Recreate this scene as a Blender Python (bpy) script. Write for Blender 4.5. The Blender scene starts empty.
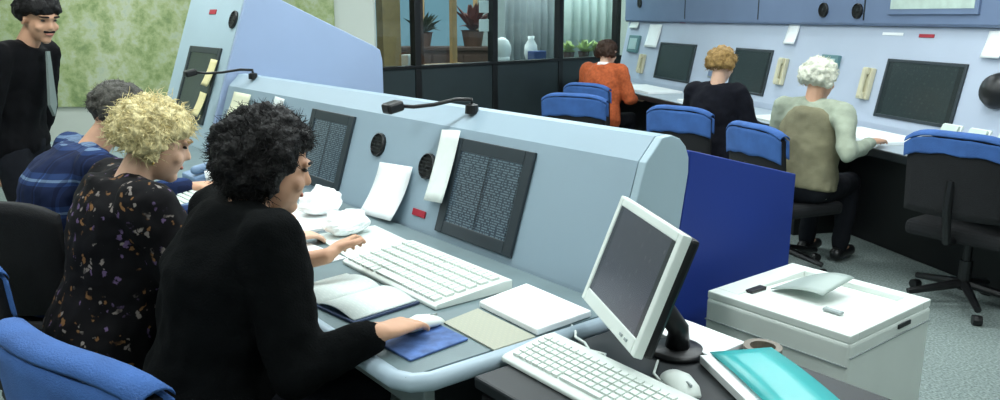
import bpy, bmesh, math, random
from mathutils import Vector, Matrix, noise
random.seed(7)
C = bpy.context.scene.collection
PI = math.pi

# ------------------------------------------------------------ camera, light, exposure
CAMZ = 1.52; FPX = 800.0; HZ = 16.0
PITCH = math.atan((200 - HZ) / FPX)
cam_d = bpy.data.cameras.new('camera'); cam = bpy.data.objects.new('camera', cam_d); C.objects.link(cam)
cam.location = (0, 0, CAMZ); cam.rotation_euler = (PI / 2 - PITCH, 0, 0)
cam_d.sensor_width = 36; cam_d.lens = 36 * FPX / 1000; cam_d.clip_start = 0.02
bpy.context.scene.camera = cam
vs = bpy.context.scene.view_settings
vs.view_transform = 'Standard'; vs.look = 'None'; vs.gamma = 1.0; vs.use_curve_mapping = False
vs.exposure = 0.0
w = bpy.data.worlds.new('world'); bpy.context.scene.world = w; w.use_nodes = True
w.node_tree.nodes['Background'].inputs[0].default_value = (0.62, 0.75, 0.85, 1)
w.node_tree.nodes['Background'].inputs[1].default_value = 0.25

LAMPS = [(-2.4, 4.9), (-0.3, 4.6), (1.9, 4.2), (-2.4, 2.6), (-0.3, 2.6), (1.5, 2.3), (0.2, 6.6), (-3.6, 6.2), (2.4, 6.6), (-1.6, 0.4), (1.4, 0.2)]
LAMP_W = 29.0
CEIL = 2.9

# ------------------------------------------------------------ helpers
def srgb(r, g, b):
    def f(c):
        c /= 255.0
        return c / 12.92 if c <= 0.04045 else ((c + 0.055) / 1.055) ** 2.4
    return (f(r), f(g), f(b), 1)

MATS = {}
def mat(name, col, rough=0.5, var=0.06, scale=6.0, bump=0.0, bscale=120.0, metal=0.0, spec=0.5):
    if name in MATS: return MATS[name]
    m = bpy.data.materials.new(name); m.use_nodes = True
    nt = m.node_tree; b = nt.nodes['Principled BSDF']
    c = srgb(*col)
    tc = nt.nodes.new('ShaderNodeTexCoord')
    n = nt.nodes.new('ShaderNodeTexNoise'); n.inputs['Scale'].default_value = scale; n.inputs['Detail'].default_value = 4
    nt.links.new(tc.outputs['Object'], n.inputs['Vector'])
    r = nt.nodes.new('ShaderNodeValToRGB')
    r.color_ramp.elements[0].position = 0.3; r.color_ramp.elements[1].position = 0.7
    r.color_ramp.elements[0].color = tuple(x * (1 - var) for x in c[:3]) + (1,)
    r.color_ramp.elements[1].color = tuple(min(1, x * (1 + var)) for x in c[:3]) + (1,)
    nt.links.new(n.outputs['Fac'], r.inputs['Fac']); nt.links.new(r.outputs['Color'], b.inputs['Base Color'])
    b.inputs['Roughness'].default_value = rough; b.inputs['Metallic'].default_value = metal
    b.inputs['Specular IOR Level'].default_value = spec
    if bump:
        n2 = nt.nodes.new('ShaderNodeTexNoise'); n2.inputs['Scale'].default_value = bscale; n2.inputs['Detail'].default_value = 3
        nt.links.new(tc.outputs['Object'], n2.inputs['Vector'])
        bp = nt.nodes.new('ShaderNodeBump'); bp.inputs['Strength'].default_value = bump; bp.inputs['Distance'].default_value = 0.01
        nt.links.new(n2.outputs['Fac'], bp.inputs['Height']); nt.links.new(bp.outputs['Normal'], b.inputs['Normal'])
    MATS[name] = m
    return m

def V(*a): return Vector(a)

class MB:
    """collects shapes for one mesh object"""
    def __init__(self): self.v = []; self.f = []
    def add(self, vs_, fs):
        o = len(self.v); self.v += [Vector(x) for x in vs_]; self.f += [tuple(i + o for i in f) for f in fs]; return self
    def box(self, c, s, rz=0.0, taper=1.0):
        hx, hy, hz = s[0] / 2, s[1] / 2, s[2] / 2
        M = Matrix.Rotation(rz, 3, 'Z'); P = []
        for z in (-1, 1):
            t = taper if z > 0 else 1.0
            for x, y in ((-1, -1), (1, -1), (1, 1), (-1, 1)):
                P.append(M @ V(x * hx * t, y * hy * t, z * hz) + Vector(c))
        return self.add(P, [(3, 2, 1, 0), (4, 5, 6, 7), (0, 1, 5, 4), (1, 2, 6, 5), (2, 3, 7, 6), (3, 0, 4, 7)])
    def obox(self, c, ax, ay, az, s):
        P = []
        for z in (-1, 1):
            for x, y in ((-1, -1), (1, -1), (1, 1), (-1, 1)):
                P.append(Vector(c) + Vector(ax) * (x * s[0] / 2) + Vector(ay) * (y * s[1] / 2) + Vector(az) * (z * s[2] / 2))
        return self.add(P, [(3, 2, 1, 0), (4, 5, 6, 7), (0, 1, 5, 4), (1, 2, 6, 5), (2, 3, 7, 6), (3, 0, 4, 7)])
    def extrude_x(self, prof, x0, x1):
        n = len(prof); P = [V(x0, a, b) for a, b in prof] + [V(x1, a, b) for a, b in prof]
        F = [tuple(range(n)), tuple(range(2 * n - 1, n - 1, -1))]
        F += [(i, i + n, (i + 1) % n + n, (i + 1) % n) for i in range(n)]
        return self.add(P, F)
    def prism(self, pts, z0, z1):
        n = len(pts); P = [V(a, b, z0) for a, b in pts] + [V(a, b, z1) for a, b in pts]
        F = [tuple(range(n - 1, -1, -1)), tuple(range(n, 2 * n))]
        F += [(i, (i + 1) % n, (i + 1) % n + n, i + n) for i in range(n)]
        return self.add(P, F)
    def rings(self, R, closed_ends=True):
        n = len(R[0]); P = [p for r in R for p in r]; F = []
        for k in range(len(R) - 1):
            for i in range(n):
                j = (i + 1) % n
                F.append((k * n + i, k * n + j, (k + 1) * n + j, (k + 1) * n + i))
        if closed_ends:
            F.append(tuple(range(n - 1, -1, -1))); F.append(tuple((len(R) - 1) * n + i for i in range(n)))
        return self.add(P, F)
    def tube(self, pts, r, n=8):
        pts = [Vector(p) for p in pts]; R = []
        for i, p in enumerate(pts):
            t = (pts[min(i + 1, len(pts) - 1)] - pts[max(i - 1, 0)]).normalized()
            a = t.orthogonal().normalized() if i == 0 else (pa - t * pa.dot(t)).normalized()
            pa = a; b = t.cross(a); rr = r[i] if isinstance(r, (list, tuple)) else r
            R.append([p + (a * math.cos(2 * PI * k / n) + b * math.sin(2 * PI * k / n)) * rr for k in range(n)])
        return self.rings(R)
    def lathe(self, prof, n=20, c=(0, 0, 0), ax=None):
        A = Vector(ax) if ax is not None else V(0, 0, 1); a = A.orthogonal().normalized(); b = A.cross(a)
        R = [[Vector(c) + A * z + (a * math.cos(2 * PI * k / n) + b * math.sin(2 * PI * k / n)) * max(r, 1e-4) for k in range(n)] for r, z in prof]
        return self.rings(R)
    def ball(self, c, r, n=12, m=8, ax=None):
        rx, ry, rz = (r, r, r) if not isinstance(r, (tuple, list)) else r
        X, Y, Z = ax if ax else (V(1, 0, 0), V(0, 1, 0), V(0, 0, 1)); R = []
        for k in range(m + 1):
            th = PI * (k + 0.02 if k == 0 else k - 0.02 if k == m else k) / m
            R.append([Vector(c) + X * (rx * math.sin(th) * math.cos(2 * PI * i / n)) + Y * (ry * math.sin(th) * math.sin(2 * PI * i / n)) - Z * (rz * math.cos(th)) for i in range(n)])
        return self.rings(R)
    def cap(self, a, b, ra, rb, n=12):
        a = Vector(a); b = Vector(b); d = (b - a)
        L = d.length; t = d.normalized() if L > 1e-6 else V(0, 0, 1)
        x = t.orthogonal().normalized(); y = t.cross(x); R = []
        def ring(c, r): return [c + (x * math.cos(2 * PI * i / n) + y * math.sin(2 * PI * i / n)) * r for i in range(n)]
        for q in (0.05, 0.35, 0.7): R.append(ring(a - t * ra * math.cos(q * PI / 2), ra * math.sin(q * PI / 2)))
        R.append(ring(a, ra)); R.append(ring((a + b) / 2, (ra + rb) / 2)); R.append(ring(b, rb))
        for q in (0.7, 0.35, 0.05): R.append(ring(b + t * rb * math.cos(q * PI / 2), rb * math.sin(q * PI / 2)))
        return self.rings(R)
    def loft(self, L, n=18):
        R = []
        for c, x, rx, y, ry in L:
            R.append([Vector(c) + x * (rx * math.cos(2 * PI * i / n)) + y * (ry * math.sin(2 * PI * i / n)) for i in range(n)])
        return self.rings(R)
    def sheet(self, fn, nu, nv, th):
        """curved thin solid: fn(u,v)->(point, normal)"""
        P = []; n = (nu + 1) * (nv + 1)
        for s in (0, 1):
            for i in range(nu + 1):
                for j in range(nv + 1):
                    p, nn = fn(i / nu, j / nv); P.append(Vector(p) + Vector(nn) * (th * s))
        F = []; W = nv + 1
        for i in range(nu):
            for j in range(nv):
                q = (i * W + j, (i + 1) * W + j, (i + 1) * W + j + 1, i * W + j + 1)
                F.append(tuple(reversed(q))); F.append(tuple(k + n for k in q))
        for i in range(nu):
            for j in (0, nv):
                a = i * W + j; b = (i + 1) * W + j; F.append((a, b, b + n, a + n) if j == 0 else (b, a, a + n, b + n))
        for j in range(nv):
            for i in (0, nu):
                a = i * W + j; b = i * W + j + 1; F.append((b, a, a + n, b + n) if i == 0 else (a, b, b + n, a + n))
        return self.add(P, F)
    def mesh(self, name, bevel=0.0, segs=2, smooth=False, fix=True):
        me = bpy.data.meshes.new(name); me.from_pydata([tuple(p) for p in self.v], [], self.f)
        bm = bmesh.new(); bm.from_mesh(me)
        if fix: bmesh.ops.recalc_face_normals(bm, faces=bm.faces)
        if bevel:
            ed = [e for e in bm.edges if len(e.link_faces) == 2 and e.calc_face_angle(0) > 0.5]
            bmesh.ops.bevel(bm, geom=ed, offset=bevel, segments=segs, affect='EDGES', profile=0.5, clamp_overlap=True)
        for fc in bm.faces: fc.smooth = smooth
        bm.to_mesh(me); bm.free()
        if smooth and not bevel:
            pass
        return me
    def build(self, name, m, parent=None, bevel=0.0, segs=2, smooth=False, loc=(0, 0, 0), rz=0.0):
        me = self.mesh(name, bevel, segs, smooth); me.materials.append(m)
        return link(name, me, parent, loc, rz)
    def remesh(self, name, voxel, smooth_it=3, noise_amp=0.0, noise_scale=8.0, shift=V(0, 0, 0)):
        me = bpy.data.meshes.new(name); me.from_pydata([tuple(p) for p in self.v], [], self.f)
        bm = bmesh.new(); bm.from_mesh(me); bmesh.ops.recalc_face_normals(bm, faces=bm.faces); bm.to_mesh(me); bm.free()
        o = bpy.data.objects.new('temporary', me); C.objects.link(o)
        md = o.modifiers.new('r', 'REMESH'); md.mode = 'VOXEL'; md.voxel_size = voxel
        if smooth_it:
            sm = o.modifiers.new('s', 'SMOOTH'); sm.iterations = smooth_it; sm.factor = 0.5
        dg = bpy.context.evaluated_depsgraph_get(); ev = o.evaluated_get(dg)
        out = bpy.data.meshes.new_from_object(ev, depsgraph=dg); out.name = name
        bpy.data.objects.remove(o); bpy.data.meshes.remove(me)
        if noise_amp:
            ns = [v.normal.copy() for v in out.vertices]
            for v, nn in zip(out.vertices, ns):
                v.co += nn * (noise_amp * noise.fractal(v.co * noise_scale, 1.0, 2.0, 3))
        for v in out.vertices: v.co -= shift
        for p in out.polygons: p.use_smooth = True
        return out

def link(name, data, parent=None, loc=(0, 0, 0), rz=0.0):
    o = bpy.data.objects.new(name, data); C.objects.link(o)
    o.location = loc; o.rotation_euler = (0, 0, rz)
    if parent is not None: o.parent = parent
    return o
def tag(o, label, cat, group=None):
    o['label'] = label; o['category'] = cat
    if group: o['group'] = group
    return o
def thing(name, label, cat, loc=(0, 0, 0), rz=0.0, group=None):
    return tag(link(name, None, None, loc, rz), label, cat, group)
def struct(o): o['kind'] = 'structure'; return o
def copy_tree(o, parent=None):
    c = o.copy(); C.objects.link(c); c.parent = parent
    for ch in [x for x in bpy.data.objects if x.parent == o]: copy_tree(ch, c)
    return c

# frames: main console (s along the console away from the camera, n towards its operators)
RM = math.atan2(.785, -.62); OM = V(.03, 2.49, 0)
def LM(s, n, z=0.0): return OM + V(-.62 * s - .785 * n, .785 * s - .62 * n, z)
# right console
RR = math.atan2(.9715, -.2370); OR = V(2.69, 5.19, 0)
def LR(s, n, z=0.0): return OR + V(-.2370 * s - .9715 * n, .9715 * s - .2370 * n, z)
_F = V(0, math.cos(PITCH), -math.sin(PITCH)); _U = V(0, math.sin(PITCH), math.cos(PITCH))
def ray(x, y): return _F + V(1, 0, 0) * ((x - 500) / FPX) - _U * ((y - 200) / FPX)
def at_y(x, y, Y): r = ray(x, y); return V(0, 0, CAMZ) + r * (Y / r.y)
def at_z(x, y, z): r = ray(x, y); return V(0, 0, CAMZ) + r * ((z - CAMZ) / r.z)

# ------------------------------------------------------------ materials
M_console = mat('console grey blue', (142, 163, 176), 0.5, 0.03, 3, 0.05, 300)
M_console_lt = mat('console light end', (160, 182, 192), 0.5, 0.03, 3, 0.05, 300)
M_tall = mat('tall console blue', (150, 168, 198), 0.5, 0.03, 3, 0.05, 300)
M_blue = mat('end panel blue', (18, 50, 136), 0.55, 0.06, 3, 0.05, 200)
M_desk = mat('desk laminate', (108, 126, 130), 0.45, 0.08, 8, 0.03, 200)
M_trim = mat('desk trim', (168, 186, 198), 0.4, 0.03)
M_black = mat('black plastic', (14, 15, 17), 0.4, 0.1)
M_dark = mat('dark laminate', (24, 29, 32), 0.5, 0.1)
M_white = mat('white paper', (242, 246, 246), 0.8, 0.02, 12)
M_paper2 = mat('off white paper', (226, 233, 228), 0.8, 0.04, 20)
M_plastic = mat('ivory plastic', (222, 230, 224), 0.45, 0.03)
M_grey = mat('grey plastic', (150, 160, 160), 0.45, 0.05)
M_beige = mat('beige plastic', (205, 200, 170), 0.45, 0.05)
M_keys = mat('key caps', (214, 222, 216), 0.5, 0.06, 60)
M_red = mat('red tag', (165, 28, 48), 0.5, 0.05)
M_rface = mat('right console face', (180, 191, 208), 0.5, 0.03, 3, 0.05, 300)
M_rupper = mat('right console upper', (108, 126, 156), 0.5, 0.05, 3, 0.05, 300)
M_rdesk = mat('right console desk', (172, 184, 192), 0.45, 0.05, 5)
M_chairblue = mat('blue chair fabric', (58, 98, 162), 0.85, 0.14, 14, 0.4, 250)
M_chairblack = mat('black chair fabric', (15, 16, 19), 0.85, 0.15, 14, 0.3, 250)
M_chrome = mat('grey metal', (120, 126, 130), 0.35, 0.05, metal=0.8)
M_teal = mat('teal folder', (64, 178, 178), 0.3, 0.06, 5)
M_skin = mat('skin', (206, 158, 128), 0.55, 0.06, 18)
M_skin2 = mat('skin pale', (214, 172, 146), 0.55, 0.06, 18)
M_lip = mat('lips', (178, 116, 100), 0.5)
M_eye = mat('eye', (30, 24, 22), 0.25)
M_wood = mat('light wood', (176, 142, 96), 0.5, 0.14, 9)
M_brown = mat('dark brown wood', (66, 46, 36), 0.6, 0.2, 9)
M_wall = mat('wall paint', (198, 204, 196), 0.8, 0.03, 2)
M_ceil = mat('ceiling tile', (222, 226, 222), 0.9, 0.03, 2)
M_panel = mat('partition panel', (42, 54, 57), 0.6, 0.1, 3)
M_mull = mat('dark mullion', (16, 20, 22), 0.5, 0.1)
M_leaf = mat('leaf green', (88, 128, 62), 0.6, 0.25, 20)
M_earring = mat('gold', (214, 180, 90), 0.3, 0.05, metal=0.9)

def node_mat(name, build, rough=0.5):
    m = bpy.data.materials.new(name); m.use_nodes = True; nt = m.node_tree
    b = nt.nodes['Principled BSDF']; b.inputs['Roughness'].default_value = rough
    build(nt, b); return m
def N(nt, t, **kw):
    n = nt.nodes.new(t)
    for k, v_ in kw.items():
        if k in n.inputs: n.inputs[k].default_value = v_
        else: setattr(n, k, v_)
    return n
def ramp(nt, fac, stops, const=False):
    r = nt.nodes.new('ShaderNodeValToRGB'); cr = r.color_ramp
    if const: cr.interpolation = 'CONSTANT'
    while len(cr.elements) < len(stops): cr.elements.new(0.5)
    for e, (p, c) in zip(cr.elements, stops): e.position = p; e.color = c
    nt.links.new(fac, r.inputs['Fac']); return r
def mixc(nt, fac, a, b, mode='MIX'):
    x = nt.nodes.new('ShaderNodeMix'); x.data_type = 'RGBA'; x.blend_type = mode
    for s, val in ((0, fac), (6, a), (7, b)):
        if hasattr(val, 'links') or isinstance(val, bpy.types.NodeSocket): nt.links.new(val, x.inputs[s])
        else: x.inputs[s].default_value = val
    return x.outputs[2]

def b_carpet(nt, b):
    tc = N(nt, 'ShaderNodeTexCoord'); n = N(nt, 'ShaderNodeTexNoise', Scale=90.0, Detail=6.0); nt.links.new(tc.outputs['Object'], n.inputs['Vector'])
    n2 = N(nt, 'ShaderNodeTexNoise', Scale=1.3, Detail=3.0); nt.links.new(tc.outputs['Object'], n2.inputs['Vector'])
    r = ramp(nt, n.outputs['Fac'], [(0.35, srgb(108, 122, 120)), (0.65, srgb(158, 172, 168))])
    r2 = ramp(nt, n2.outputs['Fac'], [(0.3, (0.86, 0.86, 0.86, 1)), (0.7, (1, 1, 1, 1))])
    nt.links.new(mixc(nt, 1.0, r.outputs['Color'], r2.outputs['Color'], 'MULTIPLY'), b.inputs['Base Color'])
    bp = N(nt, 'ShaderNodeBump', Strength=0.4, Distance=0.01); nt.links.new(n.outputs['Fac'], bp.inputs['Height']); nt.links.new(bp.outputs['Normal'], b.inputs['Normal'])
M_carpet = node_mat('grey carpet', b_carpet, 0.9)

def b_map(nt, b):
    tc = N(nt, 'ShaderNodeTexCoord')
    n = N(nt, 'ShaderNodeTexNoise', Scale=4.5, Detail=8.0, Roughness=0.72); nt.links.new(tc.outputs['Object'], n.inputs['Vector'])
    r = ramp(nt, n.outputs['Fac'], [(0.28, srgb(98, 122, 88)), (0.40, srgb(138, 156, 106)), (0.50, srgb(172, 182, 138)), (0.58, srgb(186, 194, 170)), (0.70, srgb(158, 176, 166))])
    n3 = N(nt, 'ShaderNodeTexNoise', Scale=1.6, Detail=3.0); nt.links.new(tc.outputs['Object'], n3.inputs['Vector'])
    r3 = ramp(nt, n3.outputs['Fac'], [(0.35, (0.80, 0.86, 0.72, 1)), (0.65, (1.0, 1.0, 1.0, 1))])
    nt.links.new(mixc(nt, 1.0, r.outputs['Color'], r3.outputs['Color'], 'MULTIPLY'), b.inputs['Base Color'])
M_map = node_mat('printed area map', b_map, 0.7)

def screen_mat(name, base, ink, rows, glow, cols=2, dense=0.5):
    def bld(nt, b):
        tc = N(nt, 'ShaderNodeTexCoord'); sp = N(nt, 'ShaderNodeSeparateXYZ'); nt.links.new(tc.outputs['UV'], sp.inputs[0])
        row = N(nt, 'ShaderNodeMath', operation='MULTIPLY'); nt.links.new(sp.outputs['Y'], row.inputs[0]); row.inputs[1].default_value = rows
        fr = N(nt, 'ShaderNodeMath', operation='FRACT'); nt.links.new(row.outputs[0], fr.inputs[0])
        lt = N(nt, 'ShaderNodeMath', operation='LESS_THAN'); nt.links.new(fr.outputs[0], lt.inputs[0]); lt.inputs[1].default_value = 0.5
        fl = N(nt, 'ShaderNodeMath', operation='FLOOR'); nt.links.new(row.outputs[0], fl.inputs[0])
        cx = N(nt, 'ShaderNodeCombineXYZ'); m8 = N(nt, 'ShaderNodeMath', operation='MULTIPLY'); nt.links.new(sp.outputs['X'], m8.inputs[0]); m8.inputs[1].default_value = 26.0
        nt.links.new(m8.outputs[0], cx.inputs[0]); nt.links.new(fl.outputs[0], cx.inputs[1])
        nz = N(nt, 'ShaderNodeTexNoise', Scale=1.0, Detail=1.0); nt.links.new(cx.outputs[0], nz.inputs['Vector'])
        gt = N(nt, 'ShaderNodeMath', operation='GREATER_THAN'); nt.links.new(nz.outputs['Fac'], gt.inputs[0]); gt.inputs[1].default_value = dense
        an = N(nt, 'ShaderNodeMath', operation='MULTIPLY'); nt.links.new(lt.outputs[0], an.inputs[0]); nt.links.new(gt.outputs[0], an.inputs[1])
        # window blocks
        mc = N(nt, 'ShaderNodeMath', operation='MULTIPLY'); nt.links.new(sp.outputs['X'], mc.inputs[0]); mc.inputs[1].default_value = cols
        fc = N(nt, 'ShaderNodeMath', operation='FRACT'); nt.links.new(mc.outputs[0], fc.inputs[0])
        g2 = ramp(nt, fc.outputs[0], [(0.0, (0.55, 0.6, 0.65, 1)), (0.06, (1, 1, 1, 1)), (0.88, (1.0, 1.0, 1.0, 1)), (0.93, (0.35, 0.4, 0.42, 1))], True)
        col = mixc(nt, an.outputs[0], base, ink); col = mixc(nt, 1.0, col, g2.outputs['Color'], 'MULTIPLY')
        b.inputs['Base Color'].default_value = (0.012, 0.014, 0.016, 1); b.inputs['Roughness'].default_value = 0.22
        nt.links.new(col, b.inputs['Emission Color']); b.inputs['Emission Strength'].default_value = glow
    return node_mat(name, bld, 0.22)
M_scr = screen_mat('flight list display', srgb(50, 66, 76), srgb(96, 118, 126), 30, 0.9, 2, 0.47)
M_scr2 = screen_mat('radar display', srgb(32, 48, 48), srgb(42, 60, 58), 14, 0.9, 1, 0.58)
M_lcd = screen_mat('lcd display', srgb(62, 66, 80), srgb(76, 80, 92), 12, 0.9, 1, 0.62)

def key_uv(me, o0, ax, ay, W, H_):
    uv = me.uv_layers.new(name='UVMap')
    for l in me.loops:
        d = me.vertices[l.vertex_index].co - o0; uv.data[l.index].uv = (d.dot(ax) / W, d.dot(ay) / H_)

# ------------------------------------------------------------ room shell
PW0 = V(-1.204, 8.025, 0); PW1 = V(1.498, 10.486, 0); PWd = (PW1 - PW0); PWL = PWd.length; PWu = PWd.normalized()
RW = LR(-4.5, -0.95), LR(7.6, -0.95)
struct(MB().box((0, 4.5, -0.05), (14, 22, 0.1)).build('floor', M_carpet))
ce = struct(MB().box((0, 4.5, CEIL + 0.05), (14, 22, 0.1)).build('ceiling', M_ceil))
struct(MB().box((-5.2, 2.4, CEIL / 2), (0.12, 10.2, CEIL)).build('wall_left', M_wall))
struct(MB().box((-3.17, 7.5, CEIL / 2), (4.05, 0.12, CEIL)).build('wall_back', M_wall))
struct(MB().box((0, -2.6, CEIL / 2), (12, 0.12, CEIL)).build('wall_front', M_wall))
wr = MB(); d = (RW[1] - RW[0]); wr.obox((RW[0] + RW[1]) / 2 + V(0, 0, CEIL / 2), d.normalized(), V(0, 0, 1).cross(d.normalized()), V(0, 0, 1), (d.length, 0.12, CEIL))
struct(wr.build('wall_right', M_wall))
struct(MB().box((-0.6, 13.4, CEIL / 2), (9, 0.12, CEIL)).build('wall_far', mat('far wall', (150, 160, 160), 0.8)))
struct(MB().box((-4.6, 10.4, CEIL / 2), (0.12, 5.9, CEIL)).build('wall_far_left', mat('far wall', (150, 160, 160), 0.8)))

# lamps: recessed fluorescent troffers
M_tube = bpy.data.materials.new('fluorescent diffuser'); M_tube.use_nodes = True
_b = M_tube.node_tree.nodes['Principled BSDF']; _b.inputs['Emission Color'].default_value = (0.86, 0.96, 1.0, 1); _b.inputs['Emission Strength'].default_value = 6.0
def lamp(x, y, wv, rz=0.0):
    t = thing('ceiling_light', 'recessed fluorescent ceiling light panel with white frame', 'ceiling light', (x, y, CEIL - 0.03), rz, 'ceiling lights above the consoles')
    f = MB()
    for sx in (-1, 1): f.box((sx * 0.62, 0, 0.012), (0.04, 0.36, 0.03))
    for sy in (-1, 1): f.box((0, sy * 0.17, 0.012), (1.2, 0.03, 0.03))
    f.build('frame', M_ceil, t); MB().box((0, 0, 0.018), (1.2, 0.31, 0.012)).build('diffuser', M_tube, t)
    ld = bpy.data.lights.new('fluorescent_tube', 'AREA'); ld.shape = 'RECTANGLE'; ld.size = 1.2; ld.size_y = 0.3; ld.energy = wv; ld.color = (0.92, 0.985, 0.98)
    lo = bpy.data.objects.new('fluorescent_tube', ld); C.objects.link(lo); lo.location = (0, 0, -0.005); lo.parent = t
for x, y in LAMPS: lamp(x, y, LAMP_W)
for x, y in ((-1.9, 9.6), (-0.5, 10.6), (0.6, 11.6), (-1.5, 12.2)): lamp(x, y, LAMP_W)

# printed map on the back wall
mp = MB().box((0, 0, 0), (3.6, 0.02, 2.1)).build('wall_map', M_map, None, loc=(-3.3, 7.425, 1.75))
tag(mp, 'large green printed area map on the wall behind the standing man', 'map')

# glass partition
gp = thing('glass_partition', 'dark framed glass partition above a dark grey panel at the back', 'partition', PW0, math.atan2(PWd.y, PWd.x))
ms = [0.126 * PWL + 0.29 * PWL * k for k in range(-1, 5)]
m0, m1 = ms[0], ms[-1]
MB().box(((m0 + m1) / 2, 0, 0.5), (m1 - m0, 0.06, 1.0)).build('lower_panel', M_panel, gp)
MB().box(((m0 + m1) / 2, 0, 1.01), (m1 - m0, 0.1, 0.03)).build('sill', M_mull, gp, 0.004)
MB().box(((m0 + m1) / 2, 0, CEIL - 0.03), (m1 - m0, 0.09, 0.06)).build('head_rail', M_mull, gp)
for x in ms: MB().box((x, 0, CEIL / 2 - 0.02), (0.075, 0.09, CEIL - 0.06)).build('mullion', M_mull, gp, 0.004)
gl = bpy.data.materials.new('clear glass'); gl.use_nodes = True; nt = gl.node_tree
for n in list(nt.nodes): nt.nodes.remove(n)
o_ = N(nt, 'ShaderNodeOutputMaterial'); tr = N(nt, 'ShaderNodeBsdfTransparent'); go = N(nt, 'ShaderNodeBsdfGlossy', Roughness=0.02); lw = N(nt, 'ShaderNodeLayerWeight', Blend=0.5); mx = N(nt, 'ShaderNodeMixShader')
tr.inputs[0].default_value = (0.86, 0.93, 0.93, 1)
pw = N(nt, 'ShaderNodeMath', operation='POWER'); nt.links.new(lw.outputs['Facing'], pw.inputs[0]); pw.inputs[1].default_value = 4.0; ma = N(nt, 'ShaderNodeMath', operation='MULTIPLY_ADD'); nt.links.new(pw.outputs[0], ma.inputs[0]); ma.inputs[1].default_value = 0.5; ma.inputs[2].default_value = 0.03; nt.links.new(ma.outputs[0], mx.inputs[0]); nt.links.new(tr.outputs[0], mx.inputs[1]); nt.links.new(go.outputs[0], mx.inputs[2]); nt.links.new(mx.outputs[0], o_.inputs[0])
for a, b2 in zip(ms[:-1], ms[1:]): MB().box(((a + b2) / 2, 0, 1.93), (b2 - a - 0.07, 0.01, 1.82)).build('glass_pane', gl, gp)
def PWp(px, off=0.0, z=0.0):   # where the sight line of an image column meets a line parallel to the partition, off metres behind it
    o = PW0 + V(-PWu.y, PWu.x, 0) * off; r = ray(px, 40); k = r.x / r.y
    t = (k * o.y - o.x) / (PWd.x - k * PWd.y); return o + PWd * t + V(0, 0, z)
PWA = math.atan2(PWd.y, PWd.x)

# room beyond the glass
for px in (530, 590):
    q = PWp(px, .42); lamp(q.x, q.y, LAMP_W * .8, PWA)  # extra ceiling lights added to brighten the curtains behind the glass
wp = MB().box((0, 0, 1.4), (0.22, 0.12, 2.8)).build('wooden_post', M_wood, None, 0.006, loc=PWp(389, 0.25), rz=PWA); tag(wp, 'light wooden post just behind the left end of the glass', 'post')
def lit_window(name, c, w_, h_, col):
    t = struct(link(name, None, None, c, 0))
    fr = MB()
    for sx in (-1, 1): fr.box((sx * w_ / 2, 0, 0), (0.07, 0.08, h_ + 0.07))
    for sz in (-1, 1): fr.box((0, 0, sz * h_ / 2), (w_ - 0.07, 0.08, 0.07))
    fr.build('window_frame', M_wood, t, 0.004)
    MB().box((0, 0, 0), (0.05, 0.06, h_ - 0.06)).build('window_bar', M_wood, t)
    g = bpy.data.materials.new('daylit pane'); g.use_nodes = True; bb = g.node_tree.nodes['Principled BSDF']
    bb.inputs['Base Color'].default_value = (0.05, 0.08, 0.09, 1); bb.inputs['Roughness'].default_value = 0.1
    bb.inputs['Emission Color'].default_value = srgb(*col); bb.inputs['Emission Strength'].default_value = 0.8
    for sx in (-1, 1): MB().box((sx * w_ / 4, 0.01, 0), (w_ / 2 - 0.06, 0.01, h_ - 0.08)).build('window_pane', g, t)
lit_window('window_1', V(-1.25, 13.3, 1.75), 1.7, 1.5, (112, 150, 166))
lit_window('window_2', V(1.5, 13.3, 1.75), 1.7, 1.5, (160, 196, 196))
wf = thing('wooden_screen', 'light wooden glazed frame standing behind the glass partition', 'screen', PWp(452, 0.7), PWA)
MB().box((0.02, 0, 1.4), (0.07, 0.06, 2.7)).build('post', M_wood, wf, 0.004)
MB().box((-0.17, 0, 0.955), (0.62, 0.09, 0.05)).build('rail', M_wood, wf, 0.004)
MB().box((-0.46, 0, 1.4), (0.05, 0.06, 2.7)).build('post', M_brown, wf, 0.004)
MB().box((-0.17, 0.0, 0.48), (0.6, 0.03, 0.86)).build('lower_board', M_brown, wf)
sbp = V(-.72, 11.4, 0)
cb = thing('sideboard', 'dark brown sideboard in the room behind the glass', 'cabinet', sbp, 0)
MB().box((0, 0, 0.5275), (1.3, 0.45, 1.055)).build('body', M_brown, cb, 0.01)
MB().box((0, 0, 1.08), (1.36, 0.5, 0.05)).build('top', M_brown, cb, 0.008)
for k in (-1, 0, 1):
    d_ = MB().box((k * 0.42, -0.235, 0.55), (0.4, 0.02, 0.9)).build('door', M_brown, cb, 0.005)
    MB().ball((k * 0.42 + 0.15, -0.25, 0.6), 0.015).build('knob', M_chrome, d_)
def plant(loc, h, r, col, label, n=26, seed=1):
    rd = random.Random(seed); t = thing('potted_plant', label, 'plant', loc)
    MB().lathe([(0.0, 0), (r * .38, 0), (r * .5, r * .7), (r * .55, r * .7), (r * .45, r * .62), (0, r * .62)], 14).build('pot', mat('terracotta', (84, 60, 48), 0.7, 0.1), t)
    lf = MB()
    for k in range(n):
        a = rd.uniform(0, 2 * PI); rr = rd.uniform(0.2, 1) * r; z = rd.uniform(0.4, 1) * h
        b0 = V(0, 0, r * .6); tip = V(math.cos(a) * rr, math.sin(a) * rr, z); md = (b0 + tip) / 2 + V(0, 0, 0.1 * h)
        sd = V(-math.sin(a), math.cos(a), 0) * (0.12 * r + 0.015)
        lf.add([b0, md - sd, tip, md + sd, b0 + V(0, 0, .004), md - sd + V(0, 0, .004), tip + V(0, 0, .004), md + sd + V(0, 0, .004)],
               [(3, 2, 1, 0), (4, 5, 6, 7), (0, 1, 5, 4), (1, 2, 6, 5), (2, 3, 7, 6), (3, 0, 4, 7)])
    lf.build('foliage', col, t); return t
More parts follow.
